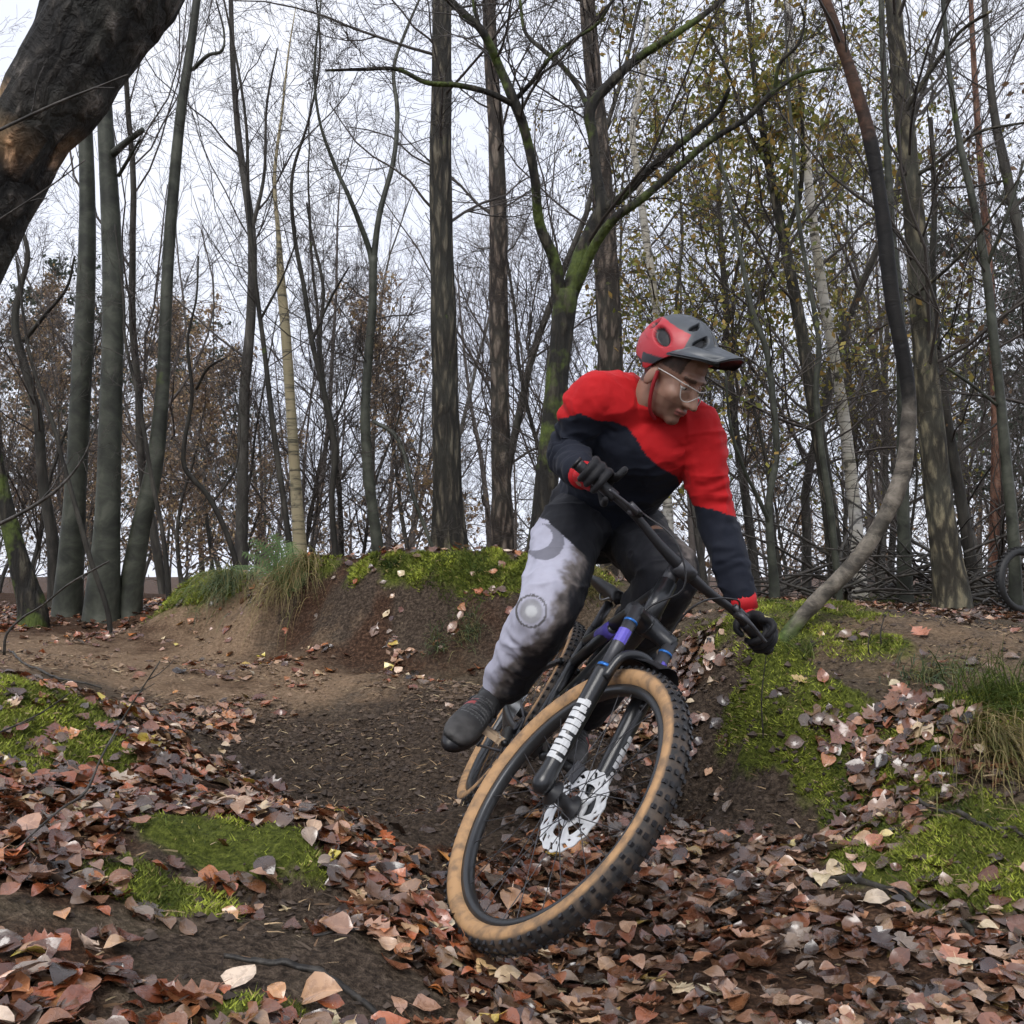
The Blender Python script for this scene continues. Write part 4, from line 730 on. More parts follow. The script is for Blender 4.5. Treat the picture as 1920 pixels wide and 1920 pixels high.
# frame
BB = np.array([.44, 0, .345]); HT, HB = A0 + AX * .655, A0 + AX * .535; ST = np.array([.315, 0, .70]); RAX = np.array([0, 0, RW])
fr = merge([tube([HB - AX * .01, HT + AX * .01], .026), tube([HB + AX * .03, HB * .6 + BB * .4 + [0, 0, -.01], BB + [.02, 0, .03]], [.031, .034, .036]), tube([HT - AX * .02, HT * .5 + ST * .5 + [0, 0, -.015], ST], [.024, .021, .018]), tube([BB, ST + [-.012, 0, .05]], .018), (disc(BB, 0, 0, 0, 0, 24, [(.01, -.045), (.026, -.045), (.026, .045), (.01, .045)]))])
bp('frame', fr, 'frame')
sw = merge([tube([BB + [.0, s * .030, .02], BB * .6 + RAX * .4 + [0, s * .052, .0], RAX + [0, s * .07, 0]], [.014, .012, .011]) for s in (-1, 1)] + [tube([ST + [-.02, s * .03, -.09], (ST + RAX) / 2 + [0, s * .05, 0], RAX + [0, s * .07, 0.005]], [.011, .010, .010]) for s in (-1, 1)] + [tube([BB + [.03, 0, .10], ST + [-.02, 0, -.09]], .012)])
bp('swingarm', sw, 'frame'); sh = bp('rear_shock', tube([ST + [.02, 0, -.08], HT * .45 + ST * .55 + [0, 0, -.03]], .017), 'alloy'); bp('air_can', tube([ST * .6 + HT * .4 * 1. + [-.06, 0, -.055], HT * .45 + ST * .55 + [0, 0, -.03]], .024), 'violet', B, sh)
bp('seat_post', tube([ST + [-.012, 0, .04], ST + [-.045, 0, .15]], .0155), 'darkmetal')
sd = []; n = 12
for k in range(n + 1):
    t = k / n; wdt = .068 * (1 - t) ** .8 + .019 + .006 * math.sin(t * 6); a = np.linspace(0, 2 * np.pi, 16, endpoint=False); sd.append(np.c_[np.full(16, -.13 + .265 * t), wdt * np.cos(a), .022 * np.sin(a) - .02 * (t - .3) ** 2 + .012 * np.abs(np.cos(a)) * (1 - t)])
sd = np.array(sd); V = np.vstack([sd.reshape(-1, 3), sd[0].mean(0), sd[-1].mean(0)]); i, j = np.meshgrid(np.arange(n), np.arange(16), indexing='ij'); j2 = (j + 1) % 16; F = [np.stack([i * 16 + j, i * 16 + j2, (i + 1) * 16 + j2, (i + 1) * 16 + j], -1).reshape(-1, 4)]
j = np.arange(16); F.append(np.r_[np.stack([np.full(16, (n + 1) * 16), (j + 1) % 16, j], -1), np.stack([np.full(16, (n + 1) * 16 + 1), n * 16 + j, n * 16 + (j + 1) % 16], -1)])
SAD = bp('saddle', (V + [.235, 0, .885], F), 'black'); bp('saddle_rail', merge([tube([np.array([.14, s * .022, .865]), np.array([.2, s * .022, .848]), np.array([.26, s * .022, .848]), np.array([.32, s * .012, .87])], .0035, 8) for s in (-1, 1)]), 'steel', B, SAD)
# fork
LG = lambda s, y, o=0: AXLE + AX * s + np.array([0, y, 0]) + FW * o
fk = bp('fork', merge([tube([LG(.505, -.075), LG(.52, -.03, -.03), A0 + AX * .525, LG(.52, .03, -.03), LG(.505, .075)], [.024, .026, .034, .026, .024], 16, 30), tube([A0 + AX * .50, A0 + AX * .70], .0145)]), 'frame', FK)
for s in (-1, 1):
    bp('stanchion', tube([LG(.30, s * .066), LG(.515, s * .066)], .0175, 18), 'darkmetal', FK, fk)
    bp('lower_leg', tube([LG(-.022, s * .064), LG(0, s * .066), LG(.05, s * .067), LG(.2, s * .067), LG(.325, s * .066)], [.014, .026, .0215, .0225, .0245], 18, 30), 'frame', FK, fk)
    bp('wiper_ring', tube([LG(.326, s * .066), LG(.334, s * .066)], .0235, 18), 'blue', FK, fk)
    bp('o_ring', tube([LG(.47, s * .066), LG(.476, s * .066)], .0188, 18), 'blue', FK, fk)
bp('fork_arch', tube([LG(.30, -.066, .018), LG(.37, -.058, .036), LG(.40, 0, .042), LG(.37, .058, .036), LG(.30, .066, .018)], [.012, .012, .014, .012, .012], 10, 24), 'frame', FK, fk)
def patch(s0, s1, a0, a1, y, r=.0232, n=6):           # a piece of lettering wrapped on the leg (angles about the leg, 0 = outward)
    sg = -1 if y < 0 else 1; V = []
    for s in (s0, s1):
        for a in np.linspace(a0, a1, n): V.append(LG(s, y) + r * (math.cos(a) * np.array([0, sg, 0]) + math.sin(a) * FW))
    return np.array(V), np.array([[k, k + 1, n + k + 1, n + k] for k in range(n - 1)])
def letters(y, s0, sc):                                # worn white block lettering across the leg
    P_ = []; rr_ = random.Random(4)
    for k in range(9):
        b = s0 + k * sc * 1.14; a0, a1 = -.25 + .2 * rr_.random(), 1.75 - .25 * rr_.random()
        w2 = (.55, .9, .75, .6, .95, .7, .85, .5, .8)[k]; P_.append(patch(b, b + sc * w2, a0, a1, y)); P_.append(patch(b + sc * w2, b + sc * .98, a0 + (.9 if k % 3 else .1), a1 - (.1 if k % 3 else .9), y, .0233))
    return merge(P_)
for s in (-1, 1):
    bp('lettering', letters(s * .067, .060, .0165), 'white', FK, fk, False)
    bp('decal', patch(.405, .445, -.6, 2.0, s * .066, .0181), 'violet', FK, fk, False)
mg = []
for k in range(15):
    t = 1.55 + .75 * k / 14; w_ = .042 * (1 - .2 * abs(k - 7) / 7)
    mg += [AXLE + .395 * np.array([math.cos(t), 0, math.sin(t)]) + [0, y * w_, -.02 * y * y] for y in (-1, -.5, 0, .5, 1)]
mg = np.array(mg); F = np.array([[i * 5 + j, i * 5 + j + 1, (i + 1) * 5 + j + 1, (i + 1) * 5 + j] for i in range(14) for j in range(4)]); V2 = mg + FW * .002 + AX * .0015; bp('mudguard', merge([(mg, F), (V2, F[:, ::-1])]), 'black', FK, fk)
cl = bp('brake_caliper', merge([box(LG(.10, .050, -.07), .05, .03, .05), tube([LG(.06, .06, -.02), LG(.10, .055, -.07)], .012)]), 'darkmetal', FK, fk, False)
# handlebar
BAR = A0 + AX * .70 + FW * .045; bz = lambda y: BAR + np.array([-.075 * (abs(y) / .38) ** 1.6, y, .018 * sstep(.05, .2, abs(y))])
hb = bp('handlebar', tube([bz(y) for y in (-.39, -.3, -.2, -.1, -.03, .03, .1, .2, .3, .39)], [.0112, .0112, .0112, .013, .016, .016, .013, .0112, .0112, .0112], 14, 44), 'black', FK)
bp('stem', merge([tube([A0 + AX * .70, BAR], .019), tube([BAR + [0, -.027, 0], BAR + [0, .027, 0]], .023), tube([A0 + AX * .66, A0 + AX * .725], .021)]), 'darkmetal', FK, hb)
GR, LV = {}, {}
for s in (-1, 1):
    bp('grip', merge([tube([bz(s * y) for y in np.linspace(.265, .392, 5)], .0165, 16, 16), tube([bz(s * .392), bz(s * .399)], .0185, 16)]), 'black', FK, hb)
    c0 = bz(s * .215); bp('brake_lever', merge([tube([c0, c0 + FW * .028 - AX * .012, c0 + FW * .045 + [0, s * .03, 0] - AX * .022, c0 + FW * .042 + [0, s * .10, 0] - AX * .028], [.011, .010, .006, .005], 10, 20), tube([c0 + [0, -s * .025, 0] + FW * .02, c0 + [0, s * .02, 0] + FW * .022], .0095)]), 'darkmetal', FK, hb)
    GR[s] = FK(bz(s * .33)); LV[s] = FK(c0)
    q = [bz(s * .20) + FW * .03, bz(s * .12) + FW * .10 - AX * .03, BAR + FW * .09 - AX * .10 + [0, s * .03, 0], A0 + AX * .52 + FW * .05 + [0, s * .05, 0], LG(.33, .085 if s > 0 else -.05, -.01)]
    bp('cable', tube(q, .0026, 6, 30), 'black', FK, hb)
# drivetrain
CK = .17; ca = math.radians(-4); cd = np.array([math.cos(ca), 0, math.sin(ca)]); PED = {}
cr = bp('chainring', merge([disc(BB, .046, .066, -.052, -.048, 40)] + [tube([BB + [0, -.05, 0], BB + .056 * np.array([math.cos(t), 0, math.sin(t)]) + [0, -.05, 0]], .006, 8) for t in np.arange(5) * 1.2566]), 'darkmetal')
for s, nm_ in ((-1, 'right'), (1, 'left')):
    f = 1 if s < 0 else -1; e0 = BB + [0, s * .065, 0]; e1 = BB + cd * CK * f + [0, s * .082, 0]; bp('crank_arm', tube([e0 - cd * .015 * f, e0, e1, e1 + cd * .012 * f], [.014, .016, .012, .010], 12), 'alloy')
    pc_ = e1 + [0, s * .072, 0]; PED[s] = B(pc_)
    pd = bp('pedal', merge([box(pc_ + [0, y, 0], .10, .012, .018) for y in (-.046, .046)] + [box(pc_ + [x, 0, 0], .010, .092, .016) for x in (-.045, .045)] + [tube([e1, pc_ + [0, s * .045, 0]], .011)]), 'tan' if s < 0 else 'black', B, None, False)
    for x in (-.04, 0, .04):
        for y in (-.046, .046): bp('pedal_pin', tube([pc_ + [x, y, -.013], pc_ + [x, y, .013]], .0022, 6), 'steel', B, pd)
cs = bp('cassette', merge([disc(RAX, .015, .030 + .0062 * k, -.058 + .0042 * k, -.0565 + .0042 * k, 36) for k in range(9)]), 'steel'); bp('derailleur', merge([box(RAX + [-.01, -.075, -.05], .035, .022, .05), box(RAX + [.015, -.068, -.115], .02, .012, .11), disc(RAX + [.01, -.066, -.075], .003, .02, -.004, .004, 16), disc(RAX + [.03, -.066, -.155], .003, .02, -.004, .004, 16)]), 'darkmetal', B, None, False)
bp('chain', merge([tube([RAX + [0, -.045, .055], BB + [0, -.05, .062]], .0045, 6), tube([RAX + [.04, -.06, -.165], BB + [-.02, -.05, -.064]], .0045, 6)]), 'darkmetal')
# ------------------------------------------------------------------ the rider
def remesh(parts, voxel, smooth=6, sf=.5):
    V, F = merge(parts); me = mesh_np('tmp', V, F); o = bpy.data.objects.new('tmp', me); COL.objects.link(o)
    m = o.modifiers.new('r', 'REMESH'); m.mode = 'VOXEL'; m.voxel_size = voxel
    if smooth: s = o.modifiers.new('s', 'SMOOTH'); s.factor = sf; s.iterations = smooth
    dg = bpy.context.evaluated_depsgraph_get(); ev = o.evaluated_get(dg); m2 = ev.to_mesh()
    n = len(m2.vertices); V = np.empty(n * 3, np.float32); m2.vertices.foreach_get('co', V); N = np.empty(n * 3, np.float32); m2.vertices.foreach_get('normal', N)
    fl = len(m2.polygons); li = np.empty(len(m2.loops), np.int32); m2.loops.foreach_get('vertex_index', li); ls = np.empty(fl, np.int32); m2.polygons.foreach_get('loop_total', ls)
    F4 = li.reshape(-1, 4) if (ls == 4).all() else None
    if F4 is None:
        st = np.r_[0, np.cumsum(ls)[:-1]]; F4 = [np.array([li[s:s + 4] for s, k in zip(st, ls) if k == 4]), np.array([li[s:s + 3] for s, k in zip(st, ls) if k == 3]).reshape(-1, 3)]
    ev.to_mesh_clear(); bpy.data.objects.remove(o); bpy.data.meshes.remove(me)
    return V.reshape(-1, 3).astype(float), F4, N.reshape(-1, 3).astype(float)
def limb(pts, rad, S=18, K=24):
    Q = spline(np.c_[np.asarray(pts, float), np.asarray(rad, float)], K); V, F = tubes(Q[:, :3], Q[:, 3], S, True)
    return [(V, F), ellipsoid(Q[0, :3], (Q[0, 3],) * 3), ellipsoid(Q[-1, :3], (Q[-1, 3],) * 3)]
def torso(rings, S=28, K=26):
    """rings: centre, lateral vector, lateral radius, front-back radius"""
    D = np.array([[*c, *nrm(l), a, b] for c, l, a, b in rings]); Q = spline(D, K); T = nrm(np.gradient(Q[:, :3], axis=0)); Lt = nrm(Q[:, 3:6] - T * (Q[:, 3:6] * T).sum(1)[:, None]); Ap = np.cross(T, Lt)
    th = np.linspace(0, 2 * np.pi, S, endpoint=False); sq = lambda v: np.sign(v) * np.abs(v) ** .85
    V = Q[:, None, :3] + Q[:, None, 6:7] * sq(np.cos(th))[:, None] * Lt[:, None] + Q[:, None, 7:8] * sq(np.sin(th))[:, None] * Ap[:, None]
    V = np.concatenate([V.reshape(-1, 3), Q[:1, :3], Q[-1:, :3]]); i, j = np.meshgrid(np.arange(K - 1), np.arange(S), indexing='ij'); j2 = (j + 1) % S
    F = [np.stack([i * S + j, i * S + j2, (i + 1) * S + j2, (i + 1) * S + j], -1).reshape(-1, 4)]; j = np.arange(S)
    F.append(np.r_[np.stack([np.full(S, K * S), (j + 1) % S, j], -1), np.stack([np.full(S, K * S + 1), (K - 1) * S + j, (K - 1) * S + (j + 1) % S], -1)]); return V, F
J = {k: P(*v) for k, v in dict(neck=(1218,772,2.97), rsh=(1120,746,2.92), lsh=(1304,806,2.98), rel=(1062,848,2.99), lel=(1342,966,3.0), chest=(1194,838,3.05), waist=(1156,905,3.18), pelvis=(1128,962,3.28), rhip=(1078,968,3.20), lhip=(1178,992,3.28), rkn=(1026,1142,2.86), lkn=(1252,1086,2.98)).items()}
rg, lg = GR[-1], GR[1]
HD = P(1262, 702, 2.88); fh = nrm([.60, -.60, -.60]); uh = np.array([.12, -.06, 1.]); uh = nrm(uh - fh * (uh @ fh)); lh = np.cross(uh, fh); HM = np.stack([fh, lh, uh], 1)
def H(q): return HD + np.asarray(q, float) @ HM.T
up = np.array([0, 0, 1.])
wr = {-1: rg + nrm(P(1098, 896, 2.74) - rg) * .085, 1: lg + nrm(P(1400, 1150, 2.92) - lg) * .085}
EL = {-1: J['rel'], 1: J['lel']}; SH = {-1: J['rsh'], 1: J['lsh']}; HP = {-1: J['rhip'], 1: J['lhip']}; KN = {-1: J['rkn'], 1: J['lkn']}
FD = {-1: nrm(P(840, 1398, 2.90) - P(905, 1338, 3.16)), 1: nrm(B([1, 0, -.12]) - B([0, 0, 0]))}
UPB = BM @ np.array([0, 0, 1.])
AN = {s: PED[s] - FD[s] * .085 + UPB * .105 + (P(870, 1365, 3.0) - P(902, 1362, 3.0)) * .8 * (s < 0) for s in (-1, 1)}
latS, latH = J['lsh'] - J['rsh'], J['lhip'] - J['rhip']
PERSON = empty('person', PED[-1] - [0, 0, .02], 'person in red and navy jersey and helmet riding the mountain bike', 'person')
_t = NT('skin'); _n = _t.noise(_t.coord('Object'), 60, 4); _t.set(_t.mix(_t.ramp(_n, [(.4, 0.), (.7, .15)]), _t.attr().outputs['Color'], (.30, .13, .10)), .5, .4); _t.b.inputs['Subsurface Weight'].default_value = .08; _t.b.inputs['Subsurface Radius'].default_value = (.01, .004, .002); M['skin'] = _t.m
def cloth(name, rough=.8, weave=700):
    t = NT(name); v = t.coord('Object'); n = t.noise(v, weave, 2); w = t.noise(v, 26, 5, .6); t.set(t.mix(t.ramp(w, [(.35, .25), (.65, 0.)]), t.attr().outputs['Color'], t.mix(1., t.attr().outputs['Color'], (.6, .58, .58), 'MULTIPLY')), rough, .25)
    t.b.inputs['Sheen Weight'].default_value = .03; t.bump(t.math('ADD', t.math('MULTIPLY', n, .2), w), .25, .004); return t.m
M['jersey'] = cloth('jersey_fabric'); M['trousers'] = cloth('trouser_fabric', .7); M['glove'] = cloth('glove_fabric', .65, 500); M['shoe'] = cloth('shoe_leather', .5, 300)
# body: one continuous surface, mostly under the clothes
hp = [ellipsoid(H([-.012, 0, .035]), (.098, .078, .10), HM), ellipsoid(H([.030, 0, -.035]), (.064, .064, .088), HM), ellipsoid(H([.030, 0, -.085]), (.056, .048, .036), HM), ellipsoid(H([.068, 0, -.104]), (.022, .026, .020), HM), ellipsoid(H([.076, 0, .022]), (.020, .052, .013), HM)]
hp += [ellipsoid(H([.056, s * .042, -.036]), (.030, .022, .026), HM) for s in (-1, 1)] + [ellipsoid(H([.058, s * .026, -.048]), (.030, .028, .032), HM) for s in (-1, 1)] + [ellipsoid(H([-.006, s * .080, -.022]), (.019, .009, .032), rotm(lh, .25) @ HM, 14, 10) for s in (-1, 1)]
hp += limb([H([.088, 0, .008]), H([.103, 0, -.022]), H([.116, 0, -.044])], [.009, .011, .0125], 12, 10) + [ellipsoid(H([.100, s * .012, -.047]), (.011, .010, .008), HM, 10, 8) for s in (-1, 1)]
hp += [ellipsoid(H([.086, 0, -.070]), (.014, .026, .0055), HM, 14, 8), ellipsoid(H([.083, 0, -.081]), (.014, .023, .006), HM, 14, 8)]
hp += limb([H([-.028, 0, -.05]), H([-.03, 0, -.11]), J['neck'] - nrm(latS) * 0], [.054, .052, .058], 18, 14)
hp += [torso([(J['pelvis'], latH, .12, .09), (J['waist'], latH + latS, .11, .08), (J['chest'], latS, .13, .09), (J['neck'] - [0, 0, .03], latS, .07, .05)])]
for s in (-1, 1): hp += limb([SH[s], EL[s], wr[s]], [.045, .034, .027]) + limb([HP[s], KN[s], AN[s]], [.07, .05, .036])
V, F, N = remesh(hp, .0042, 9)
q = (V - HD) @ HM; col = np.tile([.25, .142, .10], (len(V), 1)); col *= (1 + .10 * fbm(V * 40, 3, 2))[:, None]
lip = (np.abs(q[:, 2] + .0755) < .0085) & (np.abs(q[:, 1]) < .024) & (q[:, 0] > .082); col[lip] = (.30, .115, .095)
mouth = (np.abs(q[:, 2] + .0755) < .0024) & (np.abs(q[:, 1]) < .024) & (q[:, 0] > .080); col[mouth] = (.09, .03, .03)
st_ = (q[:, 2] < -.055) & (q[:, 2] > -.13) & (q[:, 0] > .0) & ~lip; col[st_] *= [.72, .70, .70]
br = (np.abs(q[:, 2] - .018) < .006) & (np.abs(np.abs(q[:, 1]) - .032) < .020) & (q[:, 0] > .07); col[br] = (.06, .038, .026)
hair = ((q[:, 2] > .02) & (q[:, 0] < .06)) | ((q[:, 0] < -.03) & (q[:, 2] > -.055) & (q[:, 2] < .05)); col[hair] = (.05, .033, .024)
sock = ((q[:, 0] - .08) ** 2 + (np.abs(q[:, 1]) - .031) ** 2 * 1. + (q[:, 2] + .004) ** 2 * 2.2 < .0155 ** 2); V[sock] -= (fh * .007)
BODY = obj('body', V, F, M['skin'], PERSON, col=col)
M['eye'] = plain('eye', (.55, .53, .50), .2, .5); M['iris'] = plain('iris', (.03, .02, .015), .15, .5)
for s in (-1, 1):
    ey = H([.0735, s * .031, -.004]); eo = obj('eye', *ellipsoid(ey, (.0115,) * 3), M['eye'], BODY); gd = nrm(fh * 1 - uh * .35); obj('iris', *ellipsoid(ey + gd * .0085, (.0042,) * 3, None, 10, 8), M['iris'], BODY)
    V, F, N = remesh([ellipsoid(ey + uh * .004, (.0132, .0135, .0105), HM)], .002, 1); k = (V - ey) @ uh > .0005; obj('eyelid', V, F, M['skin'], BODY, col=np.tile([.31, .17, .12], (len(V), 1))) if k.any() else None
# jersey
def wrinkle(V, N, amp, f, s, axis=None):
    return V + N * (amp * (fbm(V * f, 3, s) + .6 * np.abs(fbm(V * f * 1.7 + 3, 2, s + 4))))[:, None]
jp = [torso([(J['waist'] * .35 + J['pelvis'] * .65, latH, .160, .130), (J['waist'], latH + latS, .152, .122), (J['chest'], latS, .166, .130), (J['chest'] * .45 + J['neck'] * .55, latS, .165, .118), (J['neck'] + [0, .01, .0], latS, .09, .075)])]
jp += limb([J['neck'] + (H([-.03, 0, -.11]) - J['neck']) * .62, J['neck'], J['chest']], [.063, .072, .09])
for s in (-1, 1): jp += limb([J['neck'] + [0, .05, .0], J['neck'] * .5 + SH[s] * .5 + [0, .04, .012], SH[s] + [0, 0, .006]], [.076, .083, .078])
for s in (-1, 1): jp += limb([J['chest'] * .4 + J['neck'] * .3 + SH[s] * .3, SH[s], SH[s] * .45 + EL[s] * .55, EL[s], EL[s] * .45 + wr[s] * .55, wr[s] * .80 + EL[s] * .20], [.083, .076, .065, .058, .054, .045], 20, 40)
V, F, N = remesh(jp, .0047, 14)
for s in (-1, 1):                                       # folds that run round the sleeves
    for a, b, am in ((SH[s], EL[s], .0045), (EL[s], wr[s], .005)):
        ax_ = nrm(b - a); ln = np.linalg.norm(b - a); u = (V - a) @ ax_; rad = np.linalg.norm((V - a) - u[:, None] * ax_, axis=1); wgt = sstep(0, .05, u) * (1 - sstep(ln - .03, ln + .02, u)) * (1 - sstep(.09, .12, rad))
        V = V + N * (am * wgt * np.sin(u * 165 + 5.5 * fbm(V * 11, 2, 3)) * sstep(-.3, .5, fbm(V * 9, 2, 8)))[:, None]
V = V + N * (.0075 * (1 - np.abs(fbm(V * [9, 9, 5], 2, 15))) ** 5 - .004)[:, None]; V = V + N * (.005 * (1 - np.abs(fbm(V * [5, 16, 16], 2, 25))) ** 5)[:, None]; V = wrinkle(V, N, .007, 11, 61); V = wrinkle(V, N, .0014, 30, 63)
pj = proj(V); bx, by = zip(*[(980,805),(1042,788),(1088,775),(1121,789),(1150,790),(1175,800),(1191,819),(1210,851),(1237,876),(1270,893),(1284,943),(1305,949),(1340,956),(1375,968),(1470,995)])
red = pj[:, 1] < np.interp(pj[:, 0], bx, by); col = np.where(red[:, None], np.array([[.45, .008, .011]]), np.array([[.0075, .010, .019]]))
JER = obj('jersey', V, F, M['jersey'], PERSON, col=col)
# trousers
tp = [torso([(J['waist'] * .5 + J['pelvis'] * .5, latH, .155, .122), (J['pelvis'], latH, .172, .140), (J['pelvis'] * 2 - J['waist'] * 1., latH, .12, .10)])]
for s in (-1, 1): tp += limb([J['pelvis'] * .5 + HP[s] * .5, HP[s] * .8 + KN[s] * .2, HP[s] * .45 + KN[s] * .55, KN[s], KN[s] * .55 + AN[s] * .45, AN[s] * .9 + KN[s] * .1], [.108, .106, .098, .090, .082, .066], 22, 44)
V, F, N = remesh(tp, .0047, 9)
for s in (-1, 1):
    a, b = KN[s], AN[s]; ax_ = nrm(b - a); u = (V - a) @ ax_; V = V + N * (.005 * sstep(.02, .1, u) * np.sin(u * 95 + 5 * fbm(V * 8, 2, 3)) * sstep(-.2, .5, fbm(V * 7, 2, 9)))[:, None]
V = V + N * (.008 * (1 - np.abs(fbm(V * [7, 7, 13], 2, 17))) ** 5 - .004)[:, None]; V = wrinkle(V, N, .008, 10, 71); V = wrinkle(V, N, .0015, 26, 73)
pj = proj(V)[:, :2]; nz = fbm(V * 30, 4, 5); nz2 = fbm(V * 9, 3, 6); lav, gry, blk = np.array([.38, .38, .46]), np.array([.13, .112, .103]), np.array([.006, .0065, .010])
col = np.tile(blk, (len(V), 1))
def leg_t(s):
    a = proj(np.array([HP[s], KN[s], AN[s]]))[:, :2]; best = np.full(len(V), 1e9); t = np.zeros(len(V)); w3 = np.zeros(len(V))
    for k in (0, 1):
        d = a[k + 1] - a[k]; l = np.linalg.norm(d); u = np.clip((pj - a[k]) @ d / l**2, 0, 1); sg = ((pj - a[k])[:, 0] * d[1] - (pj - a[k])[:, 1] * d[0]) / l; dist = np.linalg.norm(pj - a[k] - u[:, None] * d, axis=1)
        b = dist < best; best = np.where(b, dist, best); t = np.where(b, sg, t); w3 = np.where(b, k + u, w3)
    return t, w3, best
side3 = {s: np.minimum(np.linalg.norm(np.cross(V - HP[s], nrm(KN[s] - HP[s])), axis=1) + 0 * V[:, 0], np.linalg.norm(np.cross(V - KN[s], nrm(AN[s] - KN[s])), axis=1)) for s in (-1, 1)}
isr = side3[-1] < side3[1]
for s in (-1, 1):
    t, w3, best = leg_t(s); out = (-t if s < 0 else t) / 60.                 # + towards the outer side
    m = (isr if s < 0 else ~isr) & (w3 > (.12 if s < 0 else .2)); e_ = out + (.30 if s < 0 else -1.3) + .38 * nz2 + .22 * nz + .16 * fbm(V * 75, 2, 15) - .5 * sstep(1.0, 1.7, w3)
    k1 = sstep(-.55, -.08, e_)[:, None]; k2 = sstep(-.05, .40, e_ + .12)[:, None]
    c_ = blk * (1 - k1) + gry * (1 + .8 * nz[:, None]) * k1; c_ = c_ * (1 - k2) + lav * k2; col[m] = np.clip(c_[m], .004, 1)
rr = lambda cx, cy, ax_, ay: ((pj[:, 0] - cx) / ax_) ** 2 + ((pj[:, 1] - cy) / ay) ** 2
m = isr & (rr(1020, 1016, 38, 34) < 1) & (rr(1002, 1006, 34, 26) > 1); col[m] = col[m] * .35 + np.array([.03, .03, .036]) * .65
m = isr & (rr(996, 1146, 30, 32) < 1) & (rr(996, 1146, 26, 28) > 1); col[m] = (.10, .095, .10)
k_ = (isr * (1 - sstep(.75, 1.2, rr(996, 1146, 22, 24))))[:, None]; col = col * (1 - k_) + k_ * np.array([.25, .25, .27]) * (1 + .4 * nz[:, None]); k_ = (isr * (1 - sstep(.6, 1.4, rr(996, 1146, 11, 11))))[:, None]; col = col * (1 - k_) + k_ * np.array([.46, .47, .48])
m = isr & (pj[:, 1] < 990 + (pj[:, 0] - 1040) * .9) & (pj[:, 0] > 1030); col[m] = blk
TRO = obj('trousers', V, F, M['trousers'], PERSON, col=col)
# shoes
for s in (-1, 1):
    f = FD[s]; u = nrm(UPB - f * (UPB @ f)); l = np.cross(u, f); sole = PED[s] + u * .012 + (P(870, 1365, 3.0) - P(902, 1362, 3.0)) * (s < 0); X = lambda a, b, c: sole + f * a + l * b + u * c
    sp_ = [torso([(X(-.138, 0, .045), l, .024, .030), (X(-.125, 0, .048), l, .034, .042), (X(-.08, 0, .054), l, .038, .050), (X(-.01, 0, .050), l, .044, .044), (X(.06, 0, .038), l, .049, .033), (X(.115, 0, .031), l, .046, .026), (X(.148, 0, .026), l, .034, .019), (X(.158, 0, .025), l, .02, .012)], 24, 30)] + limb([X(-.095, 0, .07), AN[s] + u * .03], [.044, .046])
    V, F, N = remesh(sp_, .005, 4); k = (V - sole) @ u; V = V + u * np.where(k < .012, .012 - k, 0)[:, None]; k = (V - sole) @ u; fz = (V - sole) @ f
    col = np.where((k < .030)[:, None], [[.012, .012, .013]], [[.026, .026, .027]]) * (1 + .5 * fbm(V * 25, 3, 4))[:, None]; tc_ = sstep(.05, .11, fz)[:, None] * (k > .028)[:, None]; col = col * (1 - tc_) + tc_ * np.array([.065, .062, .06]) * (.8 + .5 * fbm(V * 50, 3, 8))[:, None]; col[(np.abs(np.sin(fz * 240)) > .93) & (fz > -.03) & (fz < .06) & (k > .06)] = (.10, .10, .10); m = (np.abs(fz - .01) < .012) & (k > .05) & ((V - sole) @ l * s > .02); col[m] = (.25, .05, .05)
    so = obj('shoe', V, F, M['shoe'], PERSON, col=np.clip(col, .003, 1))
    for fx in (-.035, .005, .040):
        rr_ = .045 - .10 * max(fx, 0); zz0 = .052 - .22 * max(fx - .0, 0); ths = np.linspace(.15, np.pi - .15, 12); pth = np.array([X(fx, rr_ * 1.01 * np.cos(t_), zz0 - .004 + rr_ * 1.0 * np.sin(t_)) for t_ in ths]); obj('strap', *tubes(pth, .0042, 6, True), M['black'], so)
    a = np.linspace(0, 2 * np.pi, 28, endpoint=False); ol = np.array([[.152 * np.cos(t) + .010, (.046 if np.cos(t) > -.2 else .038) * np.sin(t)] for t in a]); Vv = np.array([X(x, y, z) for z in (-.006, .020) for x, y in ol * 1.06] + [X(.01, 0, -.006), X(.01, 0, .020)])
    j = np.arange(28); j2 = (j + 1) % 28; obj('sole', Vv, [np.stack([j, j2, 28 + j2, 28 + j], -1), np.r_[np.stack([np.full(28, 56), j2, j], -1), np.stack([np.full(28, 57), 28 + j, 28 + j2], -1)]], M['black'], so)
